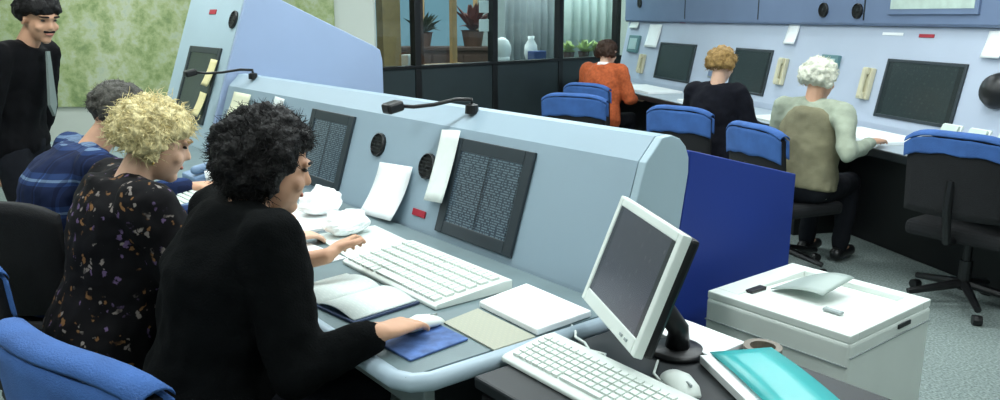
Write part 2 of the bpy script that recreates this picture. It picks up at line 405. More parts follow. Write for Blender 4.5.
plant(sbp + V(-.36, 0, 1.105), 0.5, 0.28, mat('dark leaf', (46, 58, 36), 0.6, 0.2), 'dark leafy plant in clay pot on the left of the sideboard', 30, 2)
plant(sbp + V(.34, 0, 1.105), 0.62, 0.32, mat('red brown leaf', (92, 52, 44), 0.6, 0.2), 'reddish brown leafy plant in clay pot on the right of the sideboard', 34, 3)
def ledge(px0, px1, off, z, label):
    a, b2 = PWp(px0, off), PWp(px1, off); l = (b2 - a).length; t = thing('side_table', label, 'table', (a + b2) / 2, PWA)
    MB().box((0, 0, z - 0.02), (l, 0.34, 0.04)).build('table_top', M_dark, t, 0.005)
    for sx in (-1, 1):
        for sy in (-1, 1): MB().box((sx * (l / 2 - .05), sy * .13, (z - .04) / 2), (0.05, 0.05, z - .04)).build('leg', M_dark, t)
ledge(401, 417, 0.3, 0.98, 'small dark table behind the left end of the glass, white box on it')
ledge(494, 549, 0.3, 0.99, 'long dark table behind the middle glass pane')
ledge(560, 608, 0.3, 0.97, 'dark table under the pale curtain carrying the green plants')
bxo = MB().box((0, 0, 0.07), (0.14, 0.13, 0.14)).build('white_box', M_white, None, 0.006, loc=PWp(409, 0.28, 0.98), rz=PWA); tag(bxo, 'small white box behind the glass beside the wooden post', 'box')
bxo = MB().box((0, 0, 0.06), (0.2, 0.12, 0.12)).build('blue_box', mat('blue box', (44, 72, 130), 0.6), None, 0.006, loc=PWp(537, 0.2, 0.99), rz=PWA); tag(bxo, 'small dark blue box behind the glass below the white vase', 'box')
vs_ = MB().lathe([(0, 0), (0.06, 0), (0.085, 0.08), (0.075, 0.18), (0.035, 0.25), (0.045, 0.29), (0.0, 0.28)], 16).build('white_vase', M_white, None, 0, 2, True, loc=PWp(531, 0.37, 0.99)); tag(vs_, 'white vase behind the middle pane of glass', 'vase')
bag = MB().ball((0, 0, 0.14), (0.11, 0.1, 0.15)).box((0, 0, 0.03), (0.18, 0.16, 0.06)).build('white_bag', M_white, None, 0, 2, True, loc=PWp(502, 0.3, 0.99)); tag(bag, 'crumpled white bag behind the glass next to a mullion', 'bag')
for k, px in enumerate((569, 584, 599)):
    plant(PWp(px, 0.3, 0.97), 0.26, 0.15, mat('pale leaf', (168, 190, 120), 0.6, 0.2), ['bushy pale green plant behind the glass, left of three', 'bushy pale green plant behind the glass, middle of three', 'bushy pale green plant behind the glass, right of three'][k], 40, 10 + k)
def curtain(p0, p1, z0, z1, m, label, waves):
    d_ = (p1 - p0); n_ = V(-d_.y, d_.x, 0).normalized(); t = thing('curtain', label, 'curtain', (p0.x, p0.y, 0))
    mb = MB(); mb.sheet(lambda u, v: (d_ * u + n_ * (0.035 * math.sin(u * waves * 2 * PI) + 0.012 * math.sin(u * waves * 5 + 1)) + V(0, 0, z0 + (z1 - z0) * v), n_), waves * 8, 2, 0.006)
    mb.build('cloth', m, t, 0, 2, True); MB().tube([V(0, 0, z1 + .02), d_ + V(0, 0, z1 + .02)], 0.015).build('rail', M_chrome, t)
curtain(PWp(506, 1.0), PWp(553, 1.0), 0.3, 2.7, mat('grey curtain', (150, 158, 160), 0.85, 0.1, 4), 'grey pleated curtain hanging behind the middle glass pane', 7)
curtain(PWp(562, 0.75), PWp(614, 0.75), 0.3, 2.7, mat('pale curtain', (200, 216, 210), 0.85, 0.06, 4), 'pale greenish pleated curtain behind the right glass pane', 6)
for k, z in enumerate((1.42, 1.62, 1.82)):
    sg = MB().box((0, 0, 0), (0.13, 0.02, 0.13)).build('light_spot', M_white, None, 0.003, loc=PWp(484, 0.03, z), rz=PWA); tag(sg, ['white square for a light spot behind the glass, lowest of three', 'white square for a light spot behind the glass, middle of three', 'white square for a light spot behind the glass, topmost of three'][k], 'card')  # white squares stand in for spots of light behind the glass

# ------------------------------------------------------------ main console
S0, S1 = -0.46, 2.78
mc = thing('control_console', 'long grey blue control console with sloping face and dark blue end panel', 'console', OM, RM)
E_ = V(0, -.301, .954); NO = V(0, .954, .301); XA = V(1, 0, 0)
def FM(s, v, o=0.0): return V(s, 0, .74) + E_ * v + NO * o
hood = [(0.02, .66), (0.0, .74), (-.12, 1.12), (-.185, 1.185), (-.225, 1.188), (-.262, 1.175), (-.29, 1.15), (-.306, 1.115), (-.308, 1.07), (-.24, .66)]
MB().extrude_x(hood, S0 + 0.03, S1).build('hood', M_console, mc)
cap_p = [(a - 0.004 if a > -.15 else a + .002, b + (0.0)) for a, b in hood]
MB().extrude_x(hood, S0, S0 + 0.029).build('end_cap', M_console_lt, mc, 0.004)
MB().extrude_x([(-.242, 0.02), (-.242, .655), (-.312, 1.07), (-.314, 1.12), (-.87, .985), (-.87, 0.02)], S0 + 0.035, S1).build('back_cabinet', M_console, mc)
MB().extrude_x([(-.24, 0.0), (-.24, .66), (-.31, 1.07), (-.312, 1.135), (-.885, .995), (-.885, 0.0)], S0, S0 + 0.03).build('end_panel', M_blue, mc, 0.004)
MB().box(((S0 + S1) / 2, -.02, .33), (S1 - S0 - .1, .03, .66)).build('kick_panel', M_dark, mc)
def display(s0, s1, v0, v1, parent, FMf, ax, ay, az, m, b=0.035, frame=None, proud=0.012):
    t = link('display', None, parent)
    c = FMf((s0 + s1) / 2, (v0 + v1) / 2, 0); w_, h_ = s1 - s0, v1 - v0
    bz = MB()
    for sg in (-1, 1):
        bz.obox(c + ax * sg * (w_ / 2 - b / 2) + az * proud / 2, ax, ay, az, (b, h_, proud)); bz.obox(c + ay * sg * (h_ / 2 - b / 2) + az * proud / 2, ax, ay, az, (w_ - 2 * b, b, proud))
    bz.build('bezel', frame or M_black, t, 0.003)
    mb = MB().obox(c + az * 0.004, ax, ay, az, (w_ - 2 * b, h_ - 2 * b, 0.006)); me = mb.mesh('screen')
    # picture reads from the viewer's left to right: -ax
    key_uv(me, c + ax * (w_ / 2 - b) - ay * (h_ / 2 - b), -ax, ay, w_ - 2 * b, h_ - 2 * b); me.materials.append(m)
    link('screen', me, t)
M_bezel = mat('display bezel', (40, 50, 56), 0.4)
display(-0.01, 0.43, 0.015, 0.365, mc, FM, XA, E_, NO, M_scr, 0.045, M_bezel)
display(1.2, 1.62, 0.015, 0.365, mc, FM, XA, E_, NO, M_scr, 0.045, M_bezel)
def speaker(parent, c, ax, ay, az, r):
    t = MB().lathe([(0, -.002), (r, -.002), (r, .012), (r * .9, .016), (r * .84, .008), (r * .4, .006), (0, .01)], 20, c, az).build('loudspeaker', M_black, parent)
    g = MB()
    for q in range(-2, 3): g.obox(Vector(c) + ay * (q * r * .28) + az * .012, ax, ay, az, (2 * r * math.sqrt(max(.1, .72 - (q * .28) ** 2)), 0.004, 0.004))
    g.build('grille', M_dark, t)
for s, v in ((0.575, 0.235), (0.96, .27), (2.05, .25)): speaker(mc, FM(s, v, 0), XA, E_, NO, 0.05)
MB().obox(FM(0.56, 0.055, .003), XA, E_, NO, (0.085, 0.026, 0.006)).build('red_tag', M_red, mc, 0.001)

# papers on the sloping face
def face_paper(s, v, w_, h_, rot, m, label, FMf=FM, ax=XA, ay=E_, az=NO, loc=OM, rz=RM, off=0.004, curl=0.012, name='paper_sheet', cat='paper'):
    a = ax * math.cos(rot) + ay * math.sin(rot); b2 = ay * math.cos(rot) - ax * math.sin(rot); c = FMf(s, v, off)
    mb = MB().sheet(lambda u, t: (c + a * (w_ * (u - .5)) + b2 * (h_ * (t - .5)) + az * (curl * (1 - t) ** 2 + .004 * math.sin(u * 5)), az), 6, 8, 0.0015)
    o = mb.build(name, m, None, 0, 2, True, loc=loc, rz=rz); tag(o, label, cat); return o
face_paper(0.78, 0.10, 0.25, 0.22, -0.06, M_white, 'large white sheet leaning on the console face between the displays', curl=0.05, off=0.012)
face_paper(0.455, 0.25, 0.12, 0.27, -0.07, M_paper2, 'narrow white strip of paper hung beside the nearest display', off=0.018, curl=0.02)
face_paper(2.02, 0.32, 0.13, 0.13, 0.05, M_paper2, 'small white note on the console face above the black haired woman', off=0.01)

face_paper(2.52, .27, .26, .2, .0, mat('cream paper', (226, 226, 196), .8, .05, 12), 'cream sheet on the console face beside the tall console', off=.012, curl=.03)
# gooseneck lamps on the console top
def gooseneck(s, n, z, ds, label):
    t = thing('gooseneck_lamp', label, 'lamp', LM(s, n, z), RM)
    MB().lathe([(0, 0), (.026, 0), (.024, .03), (.012, .035), (0, .035)], 14).build('base', M_black, t)
    pts = [V(0, 0, .03), V(0.0, .0, .05), V(ds * .2, .04, .05), V(ds * .5, .10, .03), V(ds * .8, .15, .02), V(ds, .185, .022)]
    MB().tube(pts, .0075, 8).build('arm', M_black, t, 0, 2, True)
    hd = MB(); hd.obox(V(ds + .0, .215, .02), V(1, 0, 0), V(0, .97, -.2), V(0, .2, .97), (0.06, 0.07, 0.04)); hd.build('lamp_head', M_black, t, 0.01)
gooseneck(0.43, -.17, 1.172, 0.2, 'black gooseneck lamp on the console top above the paper strip')
gooseneck(2.52, -.17, 1.172, 0.42, 'black gooseneck lamp on the console top behind the black haired woman')

# ------------------------------------------------------------ tall console at the far end
T0, T1 = 2.80, 3.80
tc_ = thing('tall_console', 'tall pale blue control console at the far end of the row', 'console', OM, RM)
ET = V(0, -.34, 1).normalized(); NT = V(0, ET.z, -ET.y)
def FT(s, v, o=0.0): return V(s, .03, .74) + ET * v + NT * o
tp = [(.03, .70), (.03, .743), (-.285, 1.67), (-.305, 1.69), (-.345, 1.68), (-1.11, 1.33), (-1.16, 1.30), (-1.175, 1.23), (-1.175, .02), (.0, .02)]
MB().extrude_x(tp, T0 + .03, T1).build('body', M_console_lt, tc_)
MB().extrude_x(tp, T0, T0 + .029).build('end_panel', M_tall, tc_, 0.006)
display(2.97, 3.55, .14, .62, tc_, FT, XA, ET, NT, M_scr2, .04, M_bezel)
speaker(tc_, FT(2.9, .80, 0), XA, ET, NT, 0.055)
MB().obox(FT(3.3, .85, .003), XA, ET, NT, (0.12, 0.03, 0.006)).build('red_tag', M_red, tc_, .001)
for v_, h_, s_, lb in ((.46, .17, 3.02, 'yellowish note hung on the tall console beside its display'), (.26, .15, 3.06, 'lower yellowish note on the tall console face')):
    face_paper(s_, v_, .13, h_, .05, mat('yellow paper', (224, 214, 160), .8, .05, 12), lb, FT, XA, ET, NT, OM, RM, .02, .02)

# ------------------------------------------------------------ main worktop
D0, D1 = -0.54, 3.80
dk = thing('worktop', 'grey worktop with rounded pale edge in front of the long console', 'desk', OM, RM)
MB().box(((D0 + D1) / 2 + .01, .37, .722), (D1 - D0 - .02, .69, .036)).build('desk_top', M_desk, dk)
ed = MB(); pr = [(math.cos(a) * .022, math.sin(a) * .022) for a in [2 * PI * i / 10 for i in range(10)]]
path = [V(D0, -.0, .722), V(D0, .66, .722), V(D0 + .02, .70, .722), V(D0 + .06, .72, .722), V(D1, .72, .722)]
ed.tube(path, .0225, 12); ed.build('edge_trim', M_trim, dk, 0, 2, True)
for s in (D0 + .12, 1.05, 2.45, D1 - .1): MB().box((s, .32, .352), (.04, .55, .704)).build('support_panel', M_dark, dk)
MB().box((-.25, .64, .655), (.5, .03, .08)).build('front_rail', M_grey, dk, .004)

def keyboard(name, s, n, z, w_, d_, rot, label, loc_f=LM, rz=RM, rows=6, colsn=18):
    t = thing(name, label, 'keyboard', loc_f(s, n, z), rz + rot)
    MB().extrude_x([(-d_ / 2, .0), (-d_ / 2, .032), (-d_ / 2 + .03, .034), (d_ / 2 - .01, .016), (d_ / 2, .010), (d_ / 2, 0)], -w_ / 2, w_ / 2).build('case', M_plastic, t, .003)
    k = MB(); ang = math.atan2(-.018, d_ - .04); ay = V(0, math.cos(ang), math.sin(ang)); az = V(0, -math.sin(ang), math.cos(ang))
    for r in range(rows):
        fy = -d_ / 2 + .045 + (d_ - .07) * r / (rows - 1) if rows > 1 else 0
        fz = .034 - .018 * (fy + d_ / 2 - .03) / (d_ - .04)
        for c in range(colsn):
            cx = -w_ / 2 + .02 + (w_ - .04) * (c + .5) / colsn
            if r == rows - 1 and 5 < c < 12:
                if c == 8: k.obox(V(cx + .01, fy, fz + .004), V(1, 0, 0), ay, az, ((w_ - .04) / colsn * 5.6, (d_ - .07) / rows * .8, .008))
                continue
            k.obox(V(cx, fy, fz + .004), V(1, 0, 0), ay, az, ((w_ - .04) / colsn * .82, (d_ - .07) / rows * .85, .008))
    ko = k.build('keys', M_keys, t); ko['kind'] = 'stuff'
    return t
keyboard('keyboard', 0.05, .30, .741, .54, .27, 0.0, 'large ivory keyboard in front of the nearest console display')

def flat(name, pts, z, th, m, label, cat='paper', bevel=0.0, frame=LM):
    c = sum((V(a, b2, 0) for a, b2 in pts), V(0, 0, 0)) / len(pts)
    mb = MB().prism([(a - c.x, b2 - c.y) for a, b2 in pts], 0, th)
    o = mb.build(name, m, None, bevel, 2, False, loc=frame(c.x, c.y, z), rz=RM if frame is LM else RR); return tag(o, label, cat)
def printed(name, base, ink, sc):
    def bld(nt, b):
        tc = N(nt, 'ShaderNodeTexCoord'); mpn = N(nt, 'ShaderNodeMapping'); mpn.inputs['Scale'].default_value = (sc, sc * 1.0, 1); nt.links.new(tc.outputs['Object'], mpn.inputs['Vector'])
        br = N(nt, 'ShaderNodeTexBrick', Scale=1.0); br.inputs['Mortar Size'].default_value = .12; br.inputs['Color1'].default_value = base; br.inputs['Color2'].default_value = tuple(x * .93 for x in base[:3]) + (1,); br.inputs['Mortar'].default_value = ink
        nt.links.new(mpn.outputs[0], br.inputs['Vector']); nt.links.new(br.outputs['Color'], b.inputs['Base Color'])
    return node_mat(name, bld, .7)
M_print = printed('printed form', srgb(240, 244, 240), srgb(206, 216, 212), 22)
M_printb = printed('beige printed form', srgb(196, 192, 166), srgb(170, 172, 156), 26)
flat('notebook', [(-.235, .125), (-.515, .135), (-.525, .335), (-.27, .325)], .741, .018, M_white, 'thick white pad of paper on the worktop corner', 'notepad', .004)
flat('chart_sheet', [(-.285, .34), (-.53, .345), (-.53, .475), (-.31, .47)], .741, .004, M_printb, 'beige printed chart card between the white pad and mouse pad', 'card')
flat('mouse_pad', [(-.25, .49), (-.44, .485), (-.46, .665), (-.27, .675)], .741, .006, mat('mouse pad blue', (78, 108, 164), .7, .35, 30), 'blue mouse pad under the woman\'s right hand', 'mouse pad', .002)
# open notebook
nb = thing('open_notebook', 'open white notebook in front of the black haired woman', 'notebook', LM(.01, .57, .741), RM + .12)
MB().box((0, 0, .004), (.35, .22, .008)).build('cover', mat('navy cover', (50, 66, 96), .6), nb, .002)
for sg in (-1, 1):
    MB().sheet(lambda u, v, sg=sg: (V(sg * .168 * u, -.104 + .208 * v, .009 + .012 * math.sin(min(1, u * 1.15) * PI) ** .7 * 1.0), V(0, 0, 1)), 10, 2, .003).build('page_block', M_print, nb, 0, 2, True)
flat('form_sheet', [(.33, .14), (.66, .12), (.68, .36), (.34, .40)], .741, .006, M_print, 'white printed form on the worktop beyond the large keyboard')
flat('form_sheet', [(.36, .40), (.62, .42), (.60, .64), (.34, .60)], .741, .004, M_white, 'white sheet under the black haired woman\'s left forearm')
flat('form_sheet', [(.72, .13), (1.1, .12), (1.1, .40), (.74, .42)], .741, .010, M_white, 'thick white stack of sheets behind the black haired woman\'s face')
flat('form_sheet', [(1.14, .2), (1.5, .16), (1.52, .42), (1.17, .45)], .741, .006, M_print, 'white printed form on the worktop below the second display')
# crumpled paper
def crumple(loc, r, seed, label):
    mb = MB().ball((0, 0, r * .55), (r * 1.3, r, r * .6), 20, 14); me = mb.mesh('crumpled_paper', smooth=False)
    for v in me.vertices: v.co += v.co.normalized() * noise.fractal(v.co * (2.2 / r) + V(seed, 0, 0), 1, 2, 3) * r * .3; v.co.z = max(0, v.co.z)
    me.materials.append(M_white); o = link('crumpled_paper', me, None, loc, seed); return tag(o, label, 'paper')
crumple(LM(.95, .2, .752), .08, 1.3, 'crumpled white paper lying on the stack of sheets by the display')
crumple(LM(.62, .26, .748), .07, 4.1, 'crumpled white paper next to the leaning white sheet')
cu = thing('cup', 'white cup on the worktop beside the blonde woman', 'cup', LM(1.72, .36, .741))
MB().lathe([(0, 0), (.03, 0), (.04, .085), (.037, .085), (.028, .006), (0, .006)], 16).build('body', M_white, cu, 0, 2, True)
MB().tube([V(.036 + .022 * math.sin(a), 0, .045 + .024 * math.cos(a)) for a in [PI * k / 8 for k in range(9)]], .005, 6).build('handle', M_white, cu)
keyboard('keyboard', 1.45, .55, .741, .44, .17, .04, 'ivory keyboard on the worktop in front of the man in the plaid shirt', rows=5, colsn=15)
ph = thing('telephone', 'pale blue grey telephone on the worktop beyond the blonde woman', 'telephone', LM(1.98, .30, .741), RM)
MB().extrude_x([(-.1, 0), (-.1, .07), (.1, .03), (.1, 0)], -.09, .09).build('body', mat('phone blue', (120, 145, 175), .5), ph, .008)
hs = MB().cap(V(-.06, -.08, .085), V(-.06, .08, .06), .022, .022).build('handset', mat('phone blue', (120, 145, 175), .5), ph, 0, 2, True)
kp = MB()
for i in range(3):
    for j in range(4): kp.box((.0 + i * .03, -.05 + j * .03, .062 - j * .006), (.02, .018, .012))
kpo = kp.build('keypad', M_white, ph); kpo['kind'] = 'stuff'

# ------------------------------------------------------------ near computer desk
nd = thing('computer_desk', 'black computer desk beside the end of the worktop', 'desk', OM, RM)
MB().box((-1.17, .265, .715), (1.16, .63, .03)).build('desk_top', M_dark, nd, .006)
MB().box((-1.17, .565, .665), (1.1, .03, .06)).build('front_rail', M_black, nd)
MB().box((-1.17, .53, .683), (1.0, .12, .008)).build('keyboard_tray', M_grey, nd)
for s in (-.62, -1.7): MB().box((s, .25, .35), (.03, .55, .70)).build('side_panel', M_dark, nd)
keyboard('keyboard', -.803, .405, .731, .47, .165, -.02, 'ivory keyboard on the black desk in front of the flat monitor', rows=6, colsn=19)
# flat monitor
yaw = -1.38; tilt = .36; mw, mh = .384, .2825
wd = V(math.cos(yaw), math.sin(yaw), 0); fn_ = V(wd.y, -wd.x, 0); upv = V(0, 0, 1) * math.cos(tilt) - fn_ * math.sin(tilt); nrm = fn_ * math.cos(tilt) + V(0, 0, 1) * math.sin(tilt)
mcn = V(.304, 1.773, .944); mbase = V(mcn.x, mcn.y, 0) - fn_ * .125; mbase.z = .731
mo = thing('flat_monitor', 'ivory flat panel monitor tilted back on the black desk', 'monitor', mbase)
q = mcn - mbase
fr = MB(); b = .022
for sg in (-1, 1): fr.obox(q + wd * sg * (mw / 2 - b / 2), wd, upv, nrm, (b, mh, .022))
fr.obox(q + upv * (mh / 2 - b / 2), wd, upv, nrm, (mw - 2 * b, b, .022)); fr.obox(q - upv * (mh / 2 - .0175), wd, upv, nrm, (mw - 2 * b, .035, .022))
fr.build('frame', M_plastic, mo, .003)
me = MB().obox(q + upv * .0065 + nrm * .002, wd, upv, nrm, (mw - 2 * b, mh - b - .035, .012)).mesh('screen'); key_uv(me, q - wd * (mw / 2 - b) - upv * (mh / 2 - .035), wd, upv, mw - 2 * b, mh - b - .035); me.materials.append(M_lcd); link('screen', me, mo)
MB().obox(q - nrm * .023, wd, upv, nrm, (mw - .006, mh - .006, .026)).build('back_shell', M_black, mo, .008)
MB().obox(q - nrm * .05, wd, upv, nrm, (mw * .6, mh * .6, .03)).build('back_bulge', M_black, mo, .01)
MB().tube([V(0, 0, .012), V(0, 0, .06), q - nrm * .055 - upv * .02], [.03, .026, .024], 12).build('neck', M_black, mo, 0, 2, True)
MB().lathe([(0, 0), (.068, 0), (.07, .008), (.06, .014), (0, .016)], 24).build('foot', M_black, mo, 0, 2, True)
for sg, px in ((-1, .1), (1, .13)): MB().obox(q - upv * (mh / 2 - .016) + wd * px + nrm * .012, wd, upv, nrm, (.014, .006, .004)).build('button', M_grey, mo)
flat('paper_stack', [(-.62, -.04), (-.875, -.035), (-.875, .10), (-.70, .085)], .731, .014, M_white, 'white stack of paper behind the flat monitor', 'paper', .002)
tp_ = MB().lathe([(.03, 0), (.045, 0), (.045, .022), (.03, .022), (.03, 0.0005)], 24).build('tape_roll', mat('brown tape', (128, 120, 108), .5), None, 0, 2, False, loc=LM(-.925, -.03, .731)); tag(tp_, 'brownish roll of tape between the paper stack and the printer', 'tape')
fo = thing('folder', 'teal plastic folder with white page edge on the black desk', 'folder', LM(-1.05, .125, .731), RM - .49)
MB().box((0, 0, .001), (.33, .17, .002)).build('back_cover', M_teal, fo)
MB().box((0, .008, .012), (.32, .168, .02)).build('pages', M_white, fo, .002)
MB().sheet(lambda u, v: (V(-.165 + .33 * u, -.09 + .155 * v, .0235 + .006 * math.sin(u * PI)), V(0, 0, 1)), 12, 3, .002).build('front_cover', M_teal, fo, 0, 2, True)
def mouse(loc, rz, label, m=M_plastic):
    t = thing('computer_mouse', label, 'mouse', loc, rz)
    mb = MB(); mb.loft([(V(0, -.056, .010), V(1, 0, 0), .016, V(0, 0, 1), .008), (V(0, -.045, .014), V(1, 0, 0), .027, V(0, 0, 1), .014), (V(0, -.01, .018), V(1, 0, 0), .031, V(0, 0, 1), .018), (V(0, .03, .014), V(1, 0, 0), .028, V(0, 0, 1), .014), (V(0, .054, .008), V(1, 0, 0), .018, V(0, 0, 1), .007)])
    mb.build('shell', m, t, 0, 2, True)
    MB().box((0, .032, .0275), (.004, .02, .006)).build('wheel', M_grey, t); return t
mouse(LM(-.925, .27, .731), RM + 1.2, 'white computer mouse on the black desk beside the teal folder')
mouse(LM(-.315, .535, .747), RM + PI, 'white computer mouse under the woman\'s right hand on the blue pad')
cbm = MB().tube([LM(-.50, .20, .737), LM(-.56, .235, .737), LM(-.585, .26, .739), LM(-.62, .262, .736), LM(-.66, .285, .736), LM(-.70, .272, .736), LM(-.72, .30, .736)], .0035, 6).build('cable', M_plastic, None, 0, 2, True); tag(cbm, 'thin white cable lying between the keyboard and the flat monitor', 'cable')
cbm = MB().tube([LM(-.80, .20, .735), LM(-.84, .26, .735), LM(-.88, .28, .735), LM(-.905, .262, .736)], .003, 6).build('cable', M_plastic, None, 0, 2, True); tag(cbm, 'short white mouse cable beside the white mouse', 'cable')

# ------------------------------------------------------------ printer and stand
pc = LM(-.805, -.475, 0)
st = thing('printer_stand', 'low dark stand carrying the ivory printer', 'stand', pc, RM)
MB().box((0, 0, .40), (.50, .50, .03)).build('top', M_dark, st, .005)
for sx in (-1, 1):
    for sy in (-1, 1): MB().box((sx * .22, sy * .22, .1925), (.04, .04, .385)).build('leg', M_dark, st)
MB().box((0, 0, .12), (.44, .44, .02)).build('shelf', M_dark, st)
pr_ = thing('printer', 'bulky ivory laser printer with grey flap on its top', 'printer', pc + V(0, 0, .416), RM); pr_.scale = (.95, .95, 1)
ZP = .334
MB().box((0, 0, ZP / 2 - .01), (.46, .46, ZP - .02)).build('body', M_plastic, pr_, .012, 3)
# lid with shallow tray
lid = MB(); lid.box((0, .205, ZP - .012), (.455, .045, .022)); lid.box((0, -.205, ZP - .012), (.455, .045, .022)); lid.box((-.2, 0, ZP - .012), (.055, .366, .022)); lid.box((.19, 0, ZP - .012), (.075, .366, .022))
lid.build('top_cover', M_plastic, pr_, .003)
MB().extrude_x([(-.182, ZP - .021), (-.182, ZP - .018), (.182, ZP - .004), (.182, ZP - .021)], -.172, .152).build('output_tray', mat('ivory tray', (232, 238, 232), .5, .02), pr_)
MB().box((.145, .1, ZP - .003), (.025, .075, .01)).build('output_slot', M_black, pr_, .002)
MB().sheet(lambda u, v: (V(.12 - .17 * v, -.11 + .17 * u, ZP - .004 + .045 * math.sin(v * PI * .6) * (1 - .4 * u)), V(0, 0, 1)), 6, 10, .003).build('flap', mat('grey flap', (158, 172, 166), .45), pr_, 0, 2, True)
MB().box((-.1, .09, ZP - .001), (.055, .02, .008)).build('handle_recess', M_grey, pr_, .002)
MB().box((0, .2315, ZP - .085), (.456, .003, .004)).build('seam', M_grey, pr_); MB().box((-.2315, 0, ZP - .06), (.003, .456, .004)).build('seam', M_grey, pr_)
MB().box((-.2325, -.06, ZP - .035), (.005, .07, .012)).build('grip', M_dark, pr_, .001)

# ------------------------------------------------------------ right console
rc = thing('wall_console', 'pale lilac grey operator console with dark displays along the right', 'console', OR, RR)
R0, R1 = -2.6, 5.0
def rface(z): return .045 - .19 * (z - .80)
ER = V(0, -.19, 1).normalized(); NR_ = V(0, ER.z, -ER.y)
def FR(s, v, o=0.0): return V(s, .045, .80) + ER * v + NR_ * o
ZU = 1.45
MB().extrude_x([(rface(.80), .66), (rface(.80), .80), (rface(ZU), ZU), (-.75, ZU), (-.75, .02), (-.02, .02), (-.02, .66)], R0, R1).build('body', M_rface, rc)
MB().extrude_x([(rface(ZU) + .03, ZU + .003), (rface(ZU) + .05, ZU + .02), (rface(ZU) + .05, 2.25), (-.75, 2.25), (-.75, ZU + .003)], R0, R1).build('upper_cabinet', M_rupper, rc, .003)
yu = rface(ZU) + .05
for s in (-.75, .62, 2.0, 3.4): MB().box((s, yu, 1.86), (.012, .006, .74)).build('panel_joint', M_dark, rc)
MB().box(((R0 + R1) / 2, .315, .735), (R1 - R0, .52, .035)).build('desk_top', M_rdesk, rc, .006)
MB().box(((R0 + R1) / 2, .575, .73), (R1 - R0, .02, .05)).build('desk_edge', M_dark, rc, .005)
MB().box(((R0 + R1) / 2, .10, .358), (R1 - R0 - .1, .03, .71)).build('underdesk_shade_panel', M_black, rc)  # black sheet added to stand for the deep shade under the desk
for s in (R0 + .1, -1.75, .45, 2.6, 4.9): MB().box((s, .32, .358), (.04, .40, .715)).build('support_panel', M_black, rc)
for a, b2 in ((-.36, .33), (1.72, 2.33), (3.1, 3.95)): display(a, b2, .05, .445, rc, FR, XA, ER, NR_, M_scr2, .022, M_bezel)
# printed area map panels on the upper cabinet
def upper_pix(x, y):
    d = ray(x, y); o = V(0, 0, CAMZ); n = V(-.9715, -.2370, 0); t = (LR(0, yu) - o).dot(n) / d.dot(n); p = o + d * t; r = p - OR
    return r.dot(V(-.2370, .9715, 0)), p.z
def face_pix(x, y):
    n = V(-.9715, -.2370, 0) * NR_.y + V(0, 0, NR_.z); d = ray(x, y); o = V(0, 0, CAMZ); p0 = LR(0, .045, .80)
    t = (p0 - o).dot(n) / d.dot(n); r = o + d * t - p0; return r.dot(V(-.2370, .9715, 0)), r.z / ER.z
a, za = upper_pix(892, 13); b2, zb = upper_pix(976, 13)
lp = link('map_panel', None, rc)
MB().box(((a + b2) / 2, yu + .008, za + .30), (abs(a - b2) + .06, .016, .62)).build('frame', M_rupper, lp, .003)
MB().box(((a + b2) / 2, yu + .017, za + .30), (abs(a - b2), .004, .55)).build('map_print', mat('faded map', (188, 206, 196), .6, .12, 12), lp)
for x, y in ((824, 10), (858, 11), (640, 3)):
    s, z = upper_pix(x, y); speaker(rc, V(s, yu, z), XA, V(0, 0, 1), V(0, 1, 0), .055)
for x, y in ((927, 36), (683, 22)):
    s, v = face_pix(x, y); MB().obox(FR(s, v, .003), XA, ER, NR_, (.13, .022, .006)).build('red_tag', M_red, rc, .001)
s, v = face_pix(893, 34); MB().obox(FR(s, v, .002), XA, ER, NR_, (.2, .02, .004)).build('white_tag', M_white, rc, .001)
s, v = face_pix(995, 91); dm = MB().lathe([(0, 0), (.10, 0), (.105, .03), (.085, .07), (.04, .09), (0, .094)], 20, FR(s - .04, v), NR_).build('dome_speaker', M_black, rc, 0, 2, True)
def small_box(x, y, w_, h_, dep, m1, m2, name):
    s, v = face_pix(x, y); t = MB().obox(FR(s, v, dep / 2), XA, ER, NR_, (w_, h_, dep)).build(name, m1, rc, .004); MB().obox(FR(s, v, dep + .002), XA, ER, NR_, (w_ * .7, h_ * .65, .004)).build('front_plate', m2, t)
small_box(831, 66, .2, .16, .03, mat('teal frame', (92, 130, 134), .5), mat('pale plate', (170, 196, 196), .5), 'indicator_box')
small_box(635, 44, .3, .2, .03, mat('teal frame', (92, 130, 134), .5), mat('pale plate', (170, 196, 196), .5), 'indicator_box')
small_box(838, 108, .1, .07, .02, M_grey, M_rupper, 'switch_box'); small_box(712, 74, .1, .07, .02, M_grey, M_rupper, 'switch_box')
def rpaper(x, y, w_, h_, m, label, rot=0):
    s, v = face_pix(x, y); face_paper(s, v, w_, h_, rot, m, label, FR, XA, ER, NR_, OR, RR, .006, .02)
rpaper(793, 34, .16, .17, M_white, 'white sheet on the right console above the grey haired man')
rpaper(654, 36, .34, .26, M_white, 'large white sheet on the right console left of the farthest display')
rpaper(636, 22, .26, .16, M_paper2, 'white sheet at the far end of the right console near the glass')
rpaper(996, 45, .14, .16, M_white, 'white sheet on the right console at the picture\'s right edge')
def handset(x, y, label, m):
    s, v = face_pix(x, y); t = thing('wall_telephone', label, 'telephone', OR, RR)
    c = FR(s, v, .0); MB().obox(c + NR_ * .018, XA, ER, NR_, (.11, .22, .035)).build('body', m, t, .008)
    h = MB(); h.obox(c + NR_ * .06 - XA * .01, XA, ER, NR_, (.04, .2, .022)); h.obox(c + NR_ * .047 + ER * .085 - XA * .01, XA, ER, NR_, (.05, .05, .03)); h.obox(c + NR_ * .047 - ER * .085 - XA * .01, XA, ER, NR_, (.05, .05, .03)); h.build('handset', m, t, .007)
handset(868, 84, 'beige wall telephone beside the nearest right console display', M_beige)
handset(783, 72, 'beige wall telephone behind the grey haired man', M_beige)
handset(643, 64, 'beige wall telephone left of the farthest right console display', M_beige)
